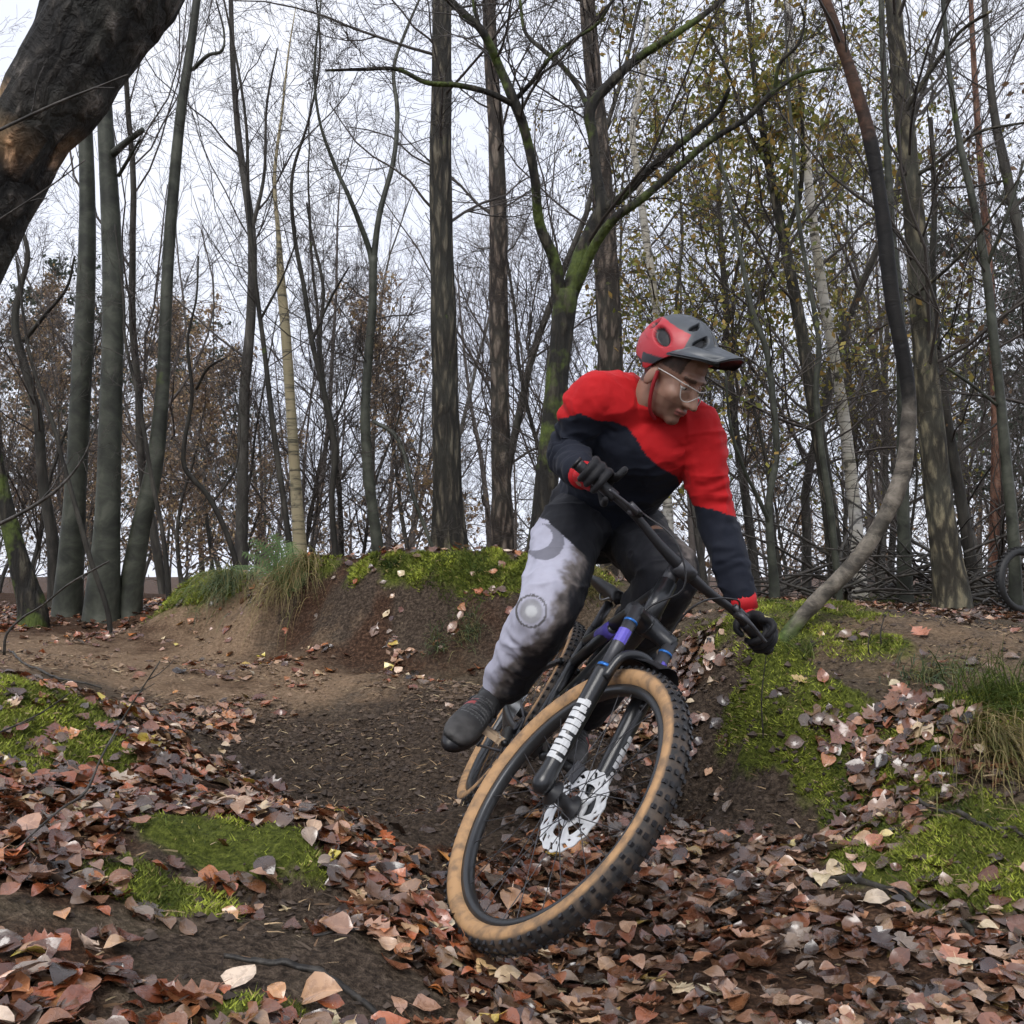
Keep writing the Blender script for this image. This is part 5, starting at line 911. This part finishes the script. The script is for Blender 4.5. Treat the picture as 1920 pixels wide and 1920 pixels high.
# gloved hands closed on the grips
for s in (-1, 1):
    g = GR[s]; u = nrm(FK(bz(s * .38)) - FK(bz(s * .28))); a = wr[s] - g; a = nrm(a - u * (a @ u)); b = np.cross(u, a); fwd_w = FK(AXLE + FW) - FK(AXLE)
    if b @ (fwd_w + up * .5) < 0: b = -b
    C_ = lambda off, th, r: g + u * off + r * (math.cos(math.radians(th)) * a + math.sin(math.radians(th)) * b)
    hp = []
    for k, (off, ln) in enumerate(((-.036, 1.), (-.012, 1.07), (.012, 1.), (.034, .85))):
        if k == 0: pts = [C_(off * .8, 40, .05), C_(off, 78, .046), C_(off - .002, 98, .062), C_(off, 118, .072), C_(off + .004, 138, .060)]
        else: pts = [C_(off * .8, 40, .05), C_(off, 72, .043), C_(off, 118, .030 + .006 * ln), C_(off, 175, .027), C_(off, 225, .026), C_(off, 255, .027)]
        hp += limb(pts, np.linspace(.0118, .0088, len(pts)), 10, 22)
        hp.append(ellipsoid(C_(off, 72, .045), (.0125,) * 3, None, 10, 8))
    hp += limb([C_(-.030, 5, .050), C_(-.050, -28, .040), C_(-.056, -75, .031), C_(-.050, -120, .028)], [.0145, .0125, .0105, .009], 10, 18)
    hp.append(torso([(wr[s] + nrm(EL[s] - wr[s]) * .02, u, .032, .025), (wr[s], u, .033, .025), (C_(0, 12, .058), u, .043, .021), (C_(0, 42, .050), u, .044, .017), (C_(0, 66, .043), u, .042, .012)], 18, 20))
    V, F, N = remesh(hp, .0034, 3); dw = np.linalg.norm(V - wr[s], axis=1); col = np.tile([.010, .010, .012], (len(V), 1)); col = col * (1 + .4 * fbm(V * 70, 2, 4))[:, None]
    col[dw < .040] = (.42, .012, .018); th = np.arctan2((V - g) @ b, (V - g) @ a); bk_ = (th > .35) & (th < 1.0) & (np.linalg.norm((V - g) - ((V - g) @ u)[:, None] * u, axis=1) > .052); m = bk_ & (np.abs((V - g) @ u - .012) < .014); col[m] = (.42, .012, .018)
    m = (np.abs((V - g) @ u + .036) < .010) & (th > 1.2) & (th < 1.62) & (np.linalg.norm((V - g) - ((V - g) @ u)[:, None] * u, axis=1) > .055); col[m] = (.45, .40, .16)
    gl = obj('glove', V, F, M['glove'], PERSON, col=np.clip(col, .003, 1)); cfc = wr[s] + nrm(EL[s] - wr[s]) * .03
    obj('cuff', *tubes(np.array([wr[s] + nrm(EL[s] - wr[s]) * .005, wr[s] + nrm(EL[s] - wr[s]) * .05]), np.array([.036, .043]), 22, True), M['redcuff'] if 'redcuff' in M else M.setdefault('redcuff', plain('cuff_red', (.42, .012, .018), .7, .3)), gl)
# helmet
_t = NT('helmet_shell'); _n = _t.noise(_t.coord('Object'), 22, 4); _t.set(_t.attr().outputs['Color'], _t.ramp(_n, [(.3, .32), (.7, .55)]), .5); _t.bump(_n, .08, .004); M['helmet'] = _t.m
nu, nv = 200, 100; uu = np.linspace(-np.pi, np.pi, nu, endpoint=False); vv = np.linspace(0, 1, nv); U_, V_ = np.meshgrid(uu, vv, indexing='ij')
cosu = np.cos(U_); zlow = -.052 + .085 * sstep(-.35, .75, cosu) - .02 * np.exp(-((np.abs(U_) - 1.75) / .35) ** 2)     # rim: low at the back, high over the brow
el = np.arcsin(np.clip(zlow / .118, -1, 1)) * (1 - V_) + (np.pi / 2) * V_
def shell(k): return np.stack([-.014 + (.128 * k) * np.cos(el) * np.cos(U_) * (1 + .05 * (cosu < 0)), .094 * k * np.cos(el) * np.sin(U_) * (1 + .06 * np.exp(-(cosu + .4) ** 2)), .050 + .113 * k * np.sin(el)], -1)
S0 = shell(1.0); col = np.tile([.05, .057, .065], (nu, nv, 1)); au = np.abs(U_); z_ = S0[..., 2]
redm = (au > 1.05) & (z_ < .125) & (z_ > -.02 + .0 * au); col[redm] = (.38, .018, .028); col[(z_ < .012) & (au > .4) & (au < 1.9)] = (.42, .016, .022); col[(z_ < .0) & (au > 1.9)] = (.02, .018, .02)
band = (np.abs(z_ - (.036 - .03 * (au - 1.0))) < .013) & (au > .75) & (au < 1.95); col[band] = (.02, .023, .03)
vent = np.zeros((nu, nv))
for cu, cz, wu, wz, tl in ((1.72, .086, .34, .022, .45), (2.35, .10, .26, .02, .3), (.62, .122, .28, .013, -.9), (1.02, .146, .20, .010, -.8), (0., .135, .10, .02, 0), (2.75, .06, .2, .02, 0), (.32, .098, .15, .010, -.6)):
    a_ = au - cu; b_ = (z_ - cz) - tl * .06 * a_; vent = np.maximum(vent, 1 - sstep(.75, 1.05, np.sqrt((a_ / wu) ** 2 + (b_ / wz) ** 2)))
ridge = .02 * np.exp(-((au - .45) / .12) ** 2) * sstep(.08, .12, z_) * 0
S0 = S0 * 1.0; ctr = np.array([-.014, 0, .045]); S0 = ctr + (S0 - ctr) * (1 - .13 * vent[..., None] + .012 * np.cos(au * 6)[..., None] * (z_ > .06)[..., None]); col[vent > .5] = (.006, .006, .007)
S1 = shell(.86); Vh = np.concatenate([S0.reshape(-1, 3), S1.reshape(-1, 3)]); i, j = np.meshgrid(np.arange(nu), np.arange(nv - 1), indexing='ij'); i2 = (i + 1) % nu
Fo = np.stack([i * nv + j, i2 * nv + j, i2 * nv + j + 1, i * nv + j + 1], -1).reshape(-1, 4); n0 = nu * nv; k = np.arange(nu); k2 = (k + 1) % nu; Fr = np.stack([k * nv, k2 * nv, k2 * nv + n0, k * nv + n0], -1)
HEL = obj('helmet', H(Vh), np.concatenate([Fo, Fo[:, ::-1] + n0, Fr[:, ::-1]]), M['helmet'], PERSON, col=np.concatenate([col.reshape(-1, 3), np.full((n0, 3), .012)]))
vs = []; nn_ = 17; mm_ = 9
for jx in range(mm_):
    t = jx / (mm_ - 1)
    for iy in range(nn_):
        y = -1 + 2 * iy / (nn_ - 1); wv = .100 - .050 * t * t; x0 = .085 - .066 * y * y; x1 = .176 - .036 * y * y; vs.append([x0 + (x1 - x0) * t, y * wv, .124 + .016 * t - (.062 - .022 * t) * y * y + .006 * math.cos(y * 9) * (1 - t)])
vs = np.array(vs); n0 = len(vs); vb = vs - [0, 0, .006]; F = np.array([[a * nn_ + b, a * nn_ + b + 1, (a + 1) * nn_ + b + 1, (a + 1) * nn_ + b] for a in range(mm_ - 1) for b in range(nn_ - 1)])
rim_ = [a * nn_ for a in range(mm_)] + [(mm_ - 1) * nn_ + b for b in range(1, nn_)] + [a * nn_ + nn_ - 1 for a in range(mm_ - 2, -1, -1)] + [b for b in range(nn_ - 2, 0, -1)]; rm = np.array(rim_); rm2 = np.roll(rm, -1)
vc = np.tile([.052, .06, .07], (n0, 1)); yy = np.tile(np.linspace(-1, 1, nn_), mm_); tt = np.repeat(np.linspace(0, 1, mm_), nn_); vc[(np.abs(yy - .2) < .15) & (tt < .5)] = (.42, .06, .07); slot = (np.abs(np.abs(yy) - .5) < .1) & (tt > .12) & (tt < .45); vc[slot] = (.006, .006, .007)
obj('visor', H(np.concatenate([vs, vb])), [F, F[:, ::-1] + n0, np.stack([rm, rm + n0, rm2 + n0, rm2], -1)], M['helmet'], HEL, col=np.concatenate([vc, np.full((n0, 3), .010)]))
for s in (-1, 1): obj('strap', H(tubes(spline(np.array([[.012, s * .086, .0], [.018, s * .079, -.05], [.028, s * .056, -.105], [.035, s * .02, -.128]]), 14), .0055, 6)[0]), tubes(spline(np.array([[.012, s * .086, .0], [.018, s * .079, -.05], [.028, s * .056, -.105], [.035, s * .02, -.128]]), 14), .0055, 6)[1], M['strap'] if 'strap' in M else M.setdefault('strap', plain('strap_red', (.28, .016, .022), .7, .3)), HEL)
# clear glasses
_t = NT('glasses_clear'); _t.set((.42, .40, .38), .25, .5); M['gl'] = _t.m; gp = [[.006, -.083, .006], [.05, -.074, .008], [.086, -.056, .006], [.103, -.030, .004], [.108, 0, .000], [.103, .030, .004], [.086, .056, .006], [.05, .074, .008], [.006, .083, .006]]
GLS = obj('glasses', H(tubes(spline(np.array(gp), 40), .0016, 8, True)[0]), tubes(spline(np.array(gp), 40), .0016, 8, True)[1], M['gl'], PERSON)
lo = [[.084, -.056, -.004], [.094, -.046, -.034], [.106, -.026, -.036], [.116, -.006, -.014], [.116, .006, -.014], [.106, .026, -.036], [.094, .046, -.034], [.084, .056, -.004]]
obj('lens_edge', H(tubes(spline(np.array(lo), 40), .0013, 6, True)[0]), tubes(spline(np.array(lo), 40), .0013, 6, True)[1], M['gl'], GLS)

_t = NT('lens_clear'); _g = _t.n('BsdfGlossy'); _g.inputs['Roughness'].default_value = .05; _tr = _t.n('BsdfTransparent'); _mx = _t.n('MixShader'); _mx.inputs[0].default_value = .10; _t.l(_tr.outputs[0], _mx.inputs[1]); _t.l(_g.outputs[0], _mx.inputs[2]); _t.l(_mx.outputs[0], _t.out.inputs[0]); M['lens'] = _t.m
for s in (-1, 1):
    tp_ = spline(np.array([[.086, s * .056, .006], [.103, s * .030, .004], [.1085, s * .004, .0]]), 10); bt_ = spline(np.array([[.084, s * .056, -.004], [.094, s * .046, -.034], [.106, s * .026, -.036], [.116, s * .006, -.014]]), 10); n = 10
    obj('lens', H(np.concatenate([tp_, bt_])), np.array([[k, k + 1, n + k + 1, n + k] for k in range(n - 1)]), M['lens'], GLS)
# ------------------------------------------------------------------ small things on the ground
def gpath(pts, lift=0., K=40, rag=.004):
    """a path laid on the ground through pixels (px, py, width px) -> points and radii"""
    Q = []
    for a, b, w_ in pts: g = G(a, b); d = proj(g)[2]; Q.append([*g, w_ / 2 * d / FPX])
    Q = spline(np.array(Q), K); Q[:, 2] = h(Q[:, :2]) + Q[:, 3] * .35 + lift; Q[:, :3] += np.c_[fbm(Q[:, :3] * 20, 2, 3), fbm(Q[:, :3] * 20, 2, 4), .4 * fbm(Q[:, :3] * 20, 2, 5)] * rag * 2; return Q
def laid(name, label, cat, pts, mat='root', S=10, group=None, lift=0., K=46):
    Q = gpath(pts, lift, K); V, F = trunk_mesh(Q[:, :3], Q[:, 3], S, 5 + len(pts), .12); return tag(obj(name, V, F, M[mat]), label, cat, group)
laid('tree_root', 'black root curving along the bottom left bank among beech leaves', 'root', [(420,1785,9),(500,1795,15),(580,1815,17),(650,1858,16),(705,1900,14),(740,1960,12)])
laid('tree_root', 'bent root running down towards the front tyre', 'root', [(585,1748,6),(660,1752,10),(735,1748,11),(775,1746,12),(830,1790,12),(890,1835,10),(950,1872,7)])
laid('tree_root', 'long black root below the mossy right bank', 'root', [(1450,1672,12),(1500,1662,17),(1560,1662,17),(1640,1685,15),(1730,1712,14),(1800,1748,13),(1860,1800,12),(1940,1880,12)])
laid('dead_branch', 'grey stick lying down the mossy bank at the right edge', 'branch', [(1700,1490,7),(1750,1512,9),(1800,1540,11),(1850,1570,9),(1945,1622,9)], 'stick')
laid('dead_branch', 'short straight stick among leaves on top of the right bank', 'branch', [(1600,1378,5),(1680,1380,8),(1780,1392,6)], 'stick')
laid('dead_branch', 'thin dark stick lying in the leaves below the front wheel', 'branch', [(905,1800,4),(1010,1862,5),(1100,1910,5),(1180,1945,4)], 'stick', 6, lift=.012)
laid('dead_branch', 'thin stick beside the gully edge left of the front tyre', 'branch', [(690,1640,3),(760,1672,4),(850,1735,4),(960,1830,4),(1010,1880,3)], 'stick', 6, lift=.014)
laid('dead_branch', 'pale stick pointing up right in the leaves at bottom right', 'branch', [(1290,1740,4),(1340,1720,6),(1400,1690,5)], 'stick', 6, lift=.015)
laid('dead_branch', 'thin dark twig lying across the sandy path at the left', 'branch', [(20,1228,4),(60,1255,4),(115,1282,5),(190,1300,3)], 'stick', 6, lift=.01)
laid('dead_branch', 'small bent stick on the leaf shelf at the left', 'branch', [(330,1518,3),(380,1500,6),(470,1500,5)], 'stick', 6, lift=.012)
def stem(name, label, pts, ds, mat='stick', side=0):
    A = px_poly(pts, ds); Q = spline(A, 36); V, F = trunk_mesh(Q[:, :3], Q[:, 3], 6, 9, .1); e = empty(name, Q[0, :3], label, 'twig'); obj('stem', V, F, M[mat], e)
    if side: p1, r1 = grow(*spawn(Q[None, :, :3], Q[None, :, 3], side, .3, 1, (.4, .9), (.15, .4), (.4, .6)), 6, .12, .03); [obj('side_twig', *tubes(p1[i_:i_ + 1], np.maximum(r1[i_:i_ + 1], .0009), 4), M[mat], e) for i_ in range(len(p1))]
    return e
_g = G(60, 1545); _d = proj(_g)[2]; stem('bare_twig', 'bare twig rising over the leaf shelf at the lower left', [(20,1600,4),(110,1520,6),(160,1485,7),(190,1420,5),(235,1340,4),(300,1240,3)], [2.15,2.25,2.3,2.35,2.4,2.4], 'stick', 3)
stem('bare_twig', 'bare twig slanting over the green moss mound', [(-30,1385,5),(30,1360,5),(80,1335,4),(130,1300,3)], [2.6,2.7,2.7,2.7], 'stick', 2)
stem('bare_twig', 'forked bare twig arching over the path at the left edge', [(8,1228,8),(12,1190,7),(40,1160,6),(80,1135,5),(130,1095,5),(205,1052,4)], [4.9,4.9,4.9,4.8,4.7,4.6], 'stick', 3)
stem('bare_twig', 'long blurred twig crossing the left trunks low down', [(-60,1010,9),(40,962,9),(110,915,8),(155,860,6),(180,800,5)], [3.4,3.4,3.4,3.4,3.4], 'stick', 1)
stem('bare_twig', 'pale twig crossing the big leaning trunk', [(-40,262,9),(60,215,9),(120,188,8),(190,160,5),(240,140,4)], [1.85,1.85,1.85,1.85,1.85], 'stick', 2)
stem('bare_twig', 'thin twig hanging below the big leaning trunk', [(-30,430,6),(40,385,5),(100,345,4),(160,300,3)], [1.9,1.9,1.9,1.9], 'stick', 2)
for k, (x, y0, y1) in enumerate(((1432,1395,1225),(1632,1240,1170),(1655,1225,1150))): g = G(x, y0); dd = proj(g)[2]; stem('bare_twig', ['thin upright dark stem beside the left glove on the right bank','short upright stem at the near edge of the trail','taller upright stem at the near edge of the trail'][k], [(x, y0, 4), (x - 4, (y0 + y1) / 2, 3.5), (x + 5, y1, 2.5)], dd, 'stick', 2)

# grass tussocks
def tussock(label, px, py, n, ln, spread, droop, pal, d=None, dirn=None, group=None):
    g = G(px, py) if d is None else P(px, py, d); m = n; az = rng.uniform(0, 2 * np.pi, m); base = g + np.c_[rng.normal(0, spread * .3, m), rng.normal(0, spread * .3, m), np.zeros(m)]; base[:, 2] = h(base[:, :2]) - .01
    dr = np.c_[np.cos(az) * .5, np.sin(az) * .5, rng.uniform(.6, 1.2, m)]
    if dirn is not None: dr = dr * [.7, .7, .6] + np.asarray(dirn)
    l = rng.uniform(.5, 1.1, m) * ln; p, _ = grow(base, dr, l, np.ones(m), 7, .05, -droop); wd = np.linspace(1, .08, 7)[None, :, None] * rng.uniform(.0018, .0034, m)[:, None, None]
    sd_ = nrm(np.cross(p[:, -1] - p[:, 0], rng.normal(0, .4, (m, 3)) + [0, 0, 1.]))[:, None, :] * wd; V = np.stack([p - sd_, p + sd_], 2).reshape(-1, 3); i, k = np.meshgrid(np.arange(m), np.arange(6), indexing='ij'); b = (i * 7 + k) * 2
    F = np.stack([b, b + 1, b + 3, b + 2], -1).reshape(-1, 4); c = np.repeat(pal[rng.choice(len(pal), m)] * rng.uniform(.6, 1.3, (m, 1)), 14, 0)
    e = empty('grass_tussock', g, label, 'grass', group); o = obj('blades', V, F, M['foliage'], e, True, col=c, kind='stuff'); return e
GG = np.array([(.09,.13,.03),(.16,.19,.05),(.06,.09,.02)]); GS = np.array([(.26,.20,.09),(.34,.27,.13),(.16,.16,.055),(.20,.17,.07)]); GB = np.array([(.10,.14,.08),(.14,.18,.08),(.25,.23,.10)])
LD = np.array([0, -1.0, .05])
tussock('green grass hanging over the bank edge left of the straw coloured tuft', 430, 1088, 420, .40, .34, .26, GB, dirn=LD * .8)
tussock('long straw coloured grass hanging down the bank below the fern', 548, 1074, 380, .44, .30, .30, GS, dirn=LD * .9)
tussock('short grass tuft on the bank lip below the furrowed trunk', 860, 1085, 200, .16, .3, .15, GG, dirn=LD * .6)
tussock('small dark green tuft low on the bank behind the rider knee', 880, 1190, 130, .20, .12, .2, GB, dirn=LD * .5)
tussock('small grass tuft on the slope left of the rider knee', 822, 1215, 90, .16, .1, .2, GB, dirn=LD * .5)
tussock('pale grass tuft showing between the rider legs', 1105, 1105, 240, .22, .2, .16, GS, dirn=LD * .5)
tussock('long straw grass spilling down the bank at the right edge', 1885, 1400, 420, .34, .3, .22, GS, dirn=[-.15, -1, .1])
tussock('green grass clump above the straw grass at the right edge', 1870, 1330, 300, .24, .28, .18, GG, dirn=[0, -.5, .2])
tussock('grass tuft on the right bank beside the muddy trail', 1745, 1265, 200, .18, .2, .2, GB, dirn=[0, -.7, .1])
tussock('yellow green tuft at the far side of the trail', 1675, 1135, 160, .22, .4, .15, GG)
tussock('dry tuft at the far side of the trail near the right edge', 1790, 1137, 160, .20, .5, .15, GS)
tussock('wispy grass tuft at the foot of the leaning tree', 1505, 1225, 90, .14, .1, .2, GG)

# fern on the bank
def fern():
    b = P(545, 1062, 6.3); b[2] = h([b[:2]])[0]; e = empty('fern', b, 'pale green fern on the mossy bank before the yellowish birch', 'fern'); pal = np.array([.13, .20, .075])
    for k, (tip, ln) in enumerate((((458,1036),1.1),((475,1012),1.1),((515,1004),1.),((572,1072),.8),((545,1018),.9),((444,1060),.9))):
        t_ = P(*tip, 6.1 + .1 * k); mid = (b + t_) / 2 + [0, 0, .07]; Q = spline(np.array([b, mid, t_]), 22); parts = [tubes(Q, np.linspace(.004, .001, 22), 5)]; V, F = parts[0]
        sdv = nrm(np.cross(Q[-1] - Q[0], [0, -.5, 1.])); P_ = []
        for i_ in range(4, 22):
            L_ = .085 * math.sin(math.pi * (i_ - 2) / 21) ** .8 * ln + .008
            for s in (-1, 1):
                a0, a1 = Q[i_], Q[i_] + sdv * s * L_ + (Q[i_] - Q[i_ - 1]) * .9 - [0, 0, .012]; wv = nrm(Q[i_] - Q[i_ - 1]) * .014
                for f_ in np.linspace(.05, .95, 6):
                    c0 = a0 * (1 - f_) + a1 * f_; P_.append(np.array([c0 - wv * (1.1 - f_), c0 + (a1 - a0) * .13, c0 + wv * (1.1 - f_), c0 - (a1 - a0) * .04]))
        PV = np.concatenate(P_); Fp = np.arange(len(PV)).reshape(-1, 4); V2, F2 = merge([(V, F), (PV, Fp)]); obj('frond', V2, F2, M['foliage'], e, False, col=np.tile(pal * rng.uniform(.8, 1.2), (len(V2), 1)))
fern()
# brushwood heap and an old tyre at the right
def heap():
    n = 210; px = np.r_[rng.uniform(1690, 1960, 140), rng.uniform(1440, 1700, 70)]; d = rng.uniform(8.6, 11, n); x = (px - 960) / FPX * d; st = np.c_[x, d, h(np.c_[x, d]) + rng.uniform(0, .5, n) * rng.uniform(.2, 1, n)]
    p, r = grow(st, np.c_[rng.normal(0, 1, n), rng.normal(0, .5, n), rng.normal(.25, .35, n)], rng.uniform(.5, 1.7, n), rng.uniform(.006, .022, n), 9, .09, -.02, .3); V, F = tubes(p, r, 6)
    tag(obj('brushwood_heap', V, F, M['stick'], kind='stuff'), 'heap of tangled dead branches below the right hand trees', 'brushwood')
heap()
c = P(1915, 1088, 7.6); g_ = h([c[:2]])[0]; c[2] = g_ + .245; a = np.linspace(0, 2 * np.pi, 61)[:-1]; R0 = .215; n, S = 60, 14; ph = np.linspace(0, 2 * np.pi, S, endpoint=False)
V = np.array([[c[0] + (R0 + .03 * math.cos(p)) * math.cos(t), c[1] + .034 * math.sin(p) + .12 * math.cos(t), c[2] + (R0 + .03 * math.cos(p)) * math.sin(t)] for t in a for p in ph]); i, j = np.meshgrid(np.arange(n), np.arange(S), indexing='ij'); i2, j2 = (i + 1) % n, (j + 1) % S
e = empty('old_tyre', [c[0], c[1], g_], 'old black tyre standing upright at the far right edge', 'tyre'); obj('tyre', V, np.stack([i * S + j, i * S + j2, i2 * S + j2, i2 * S + j], -1).reshape(-1, 4), M['rubber'] if 'rubber' in M else M.setdefault('rubber', rubber('rubber', (.014, .014, .014))), e)
kn = [box(c + np.array([(R0 + .031) * math.cos(t), .12 * math.cos(t), (R0 + .031) * math.sin(t)]), .010, .05, .014, rotm([0, 1, 0], -t)) for t in np.arange(40) * 2 * math.pi / 40]; V, F = merge(kn); obj('tread', V, F, M['rubber'], e, False)
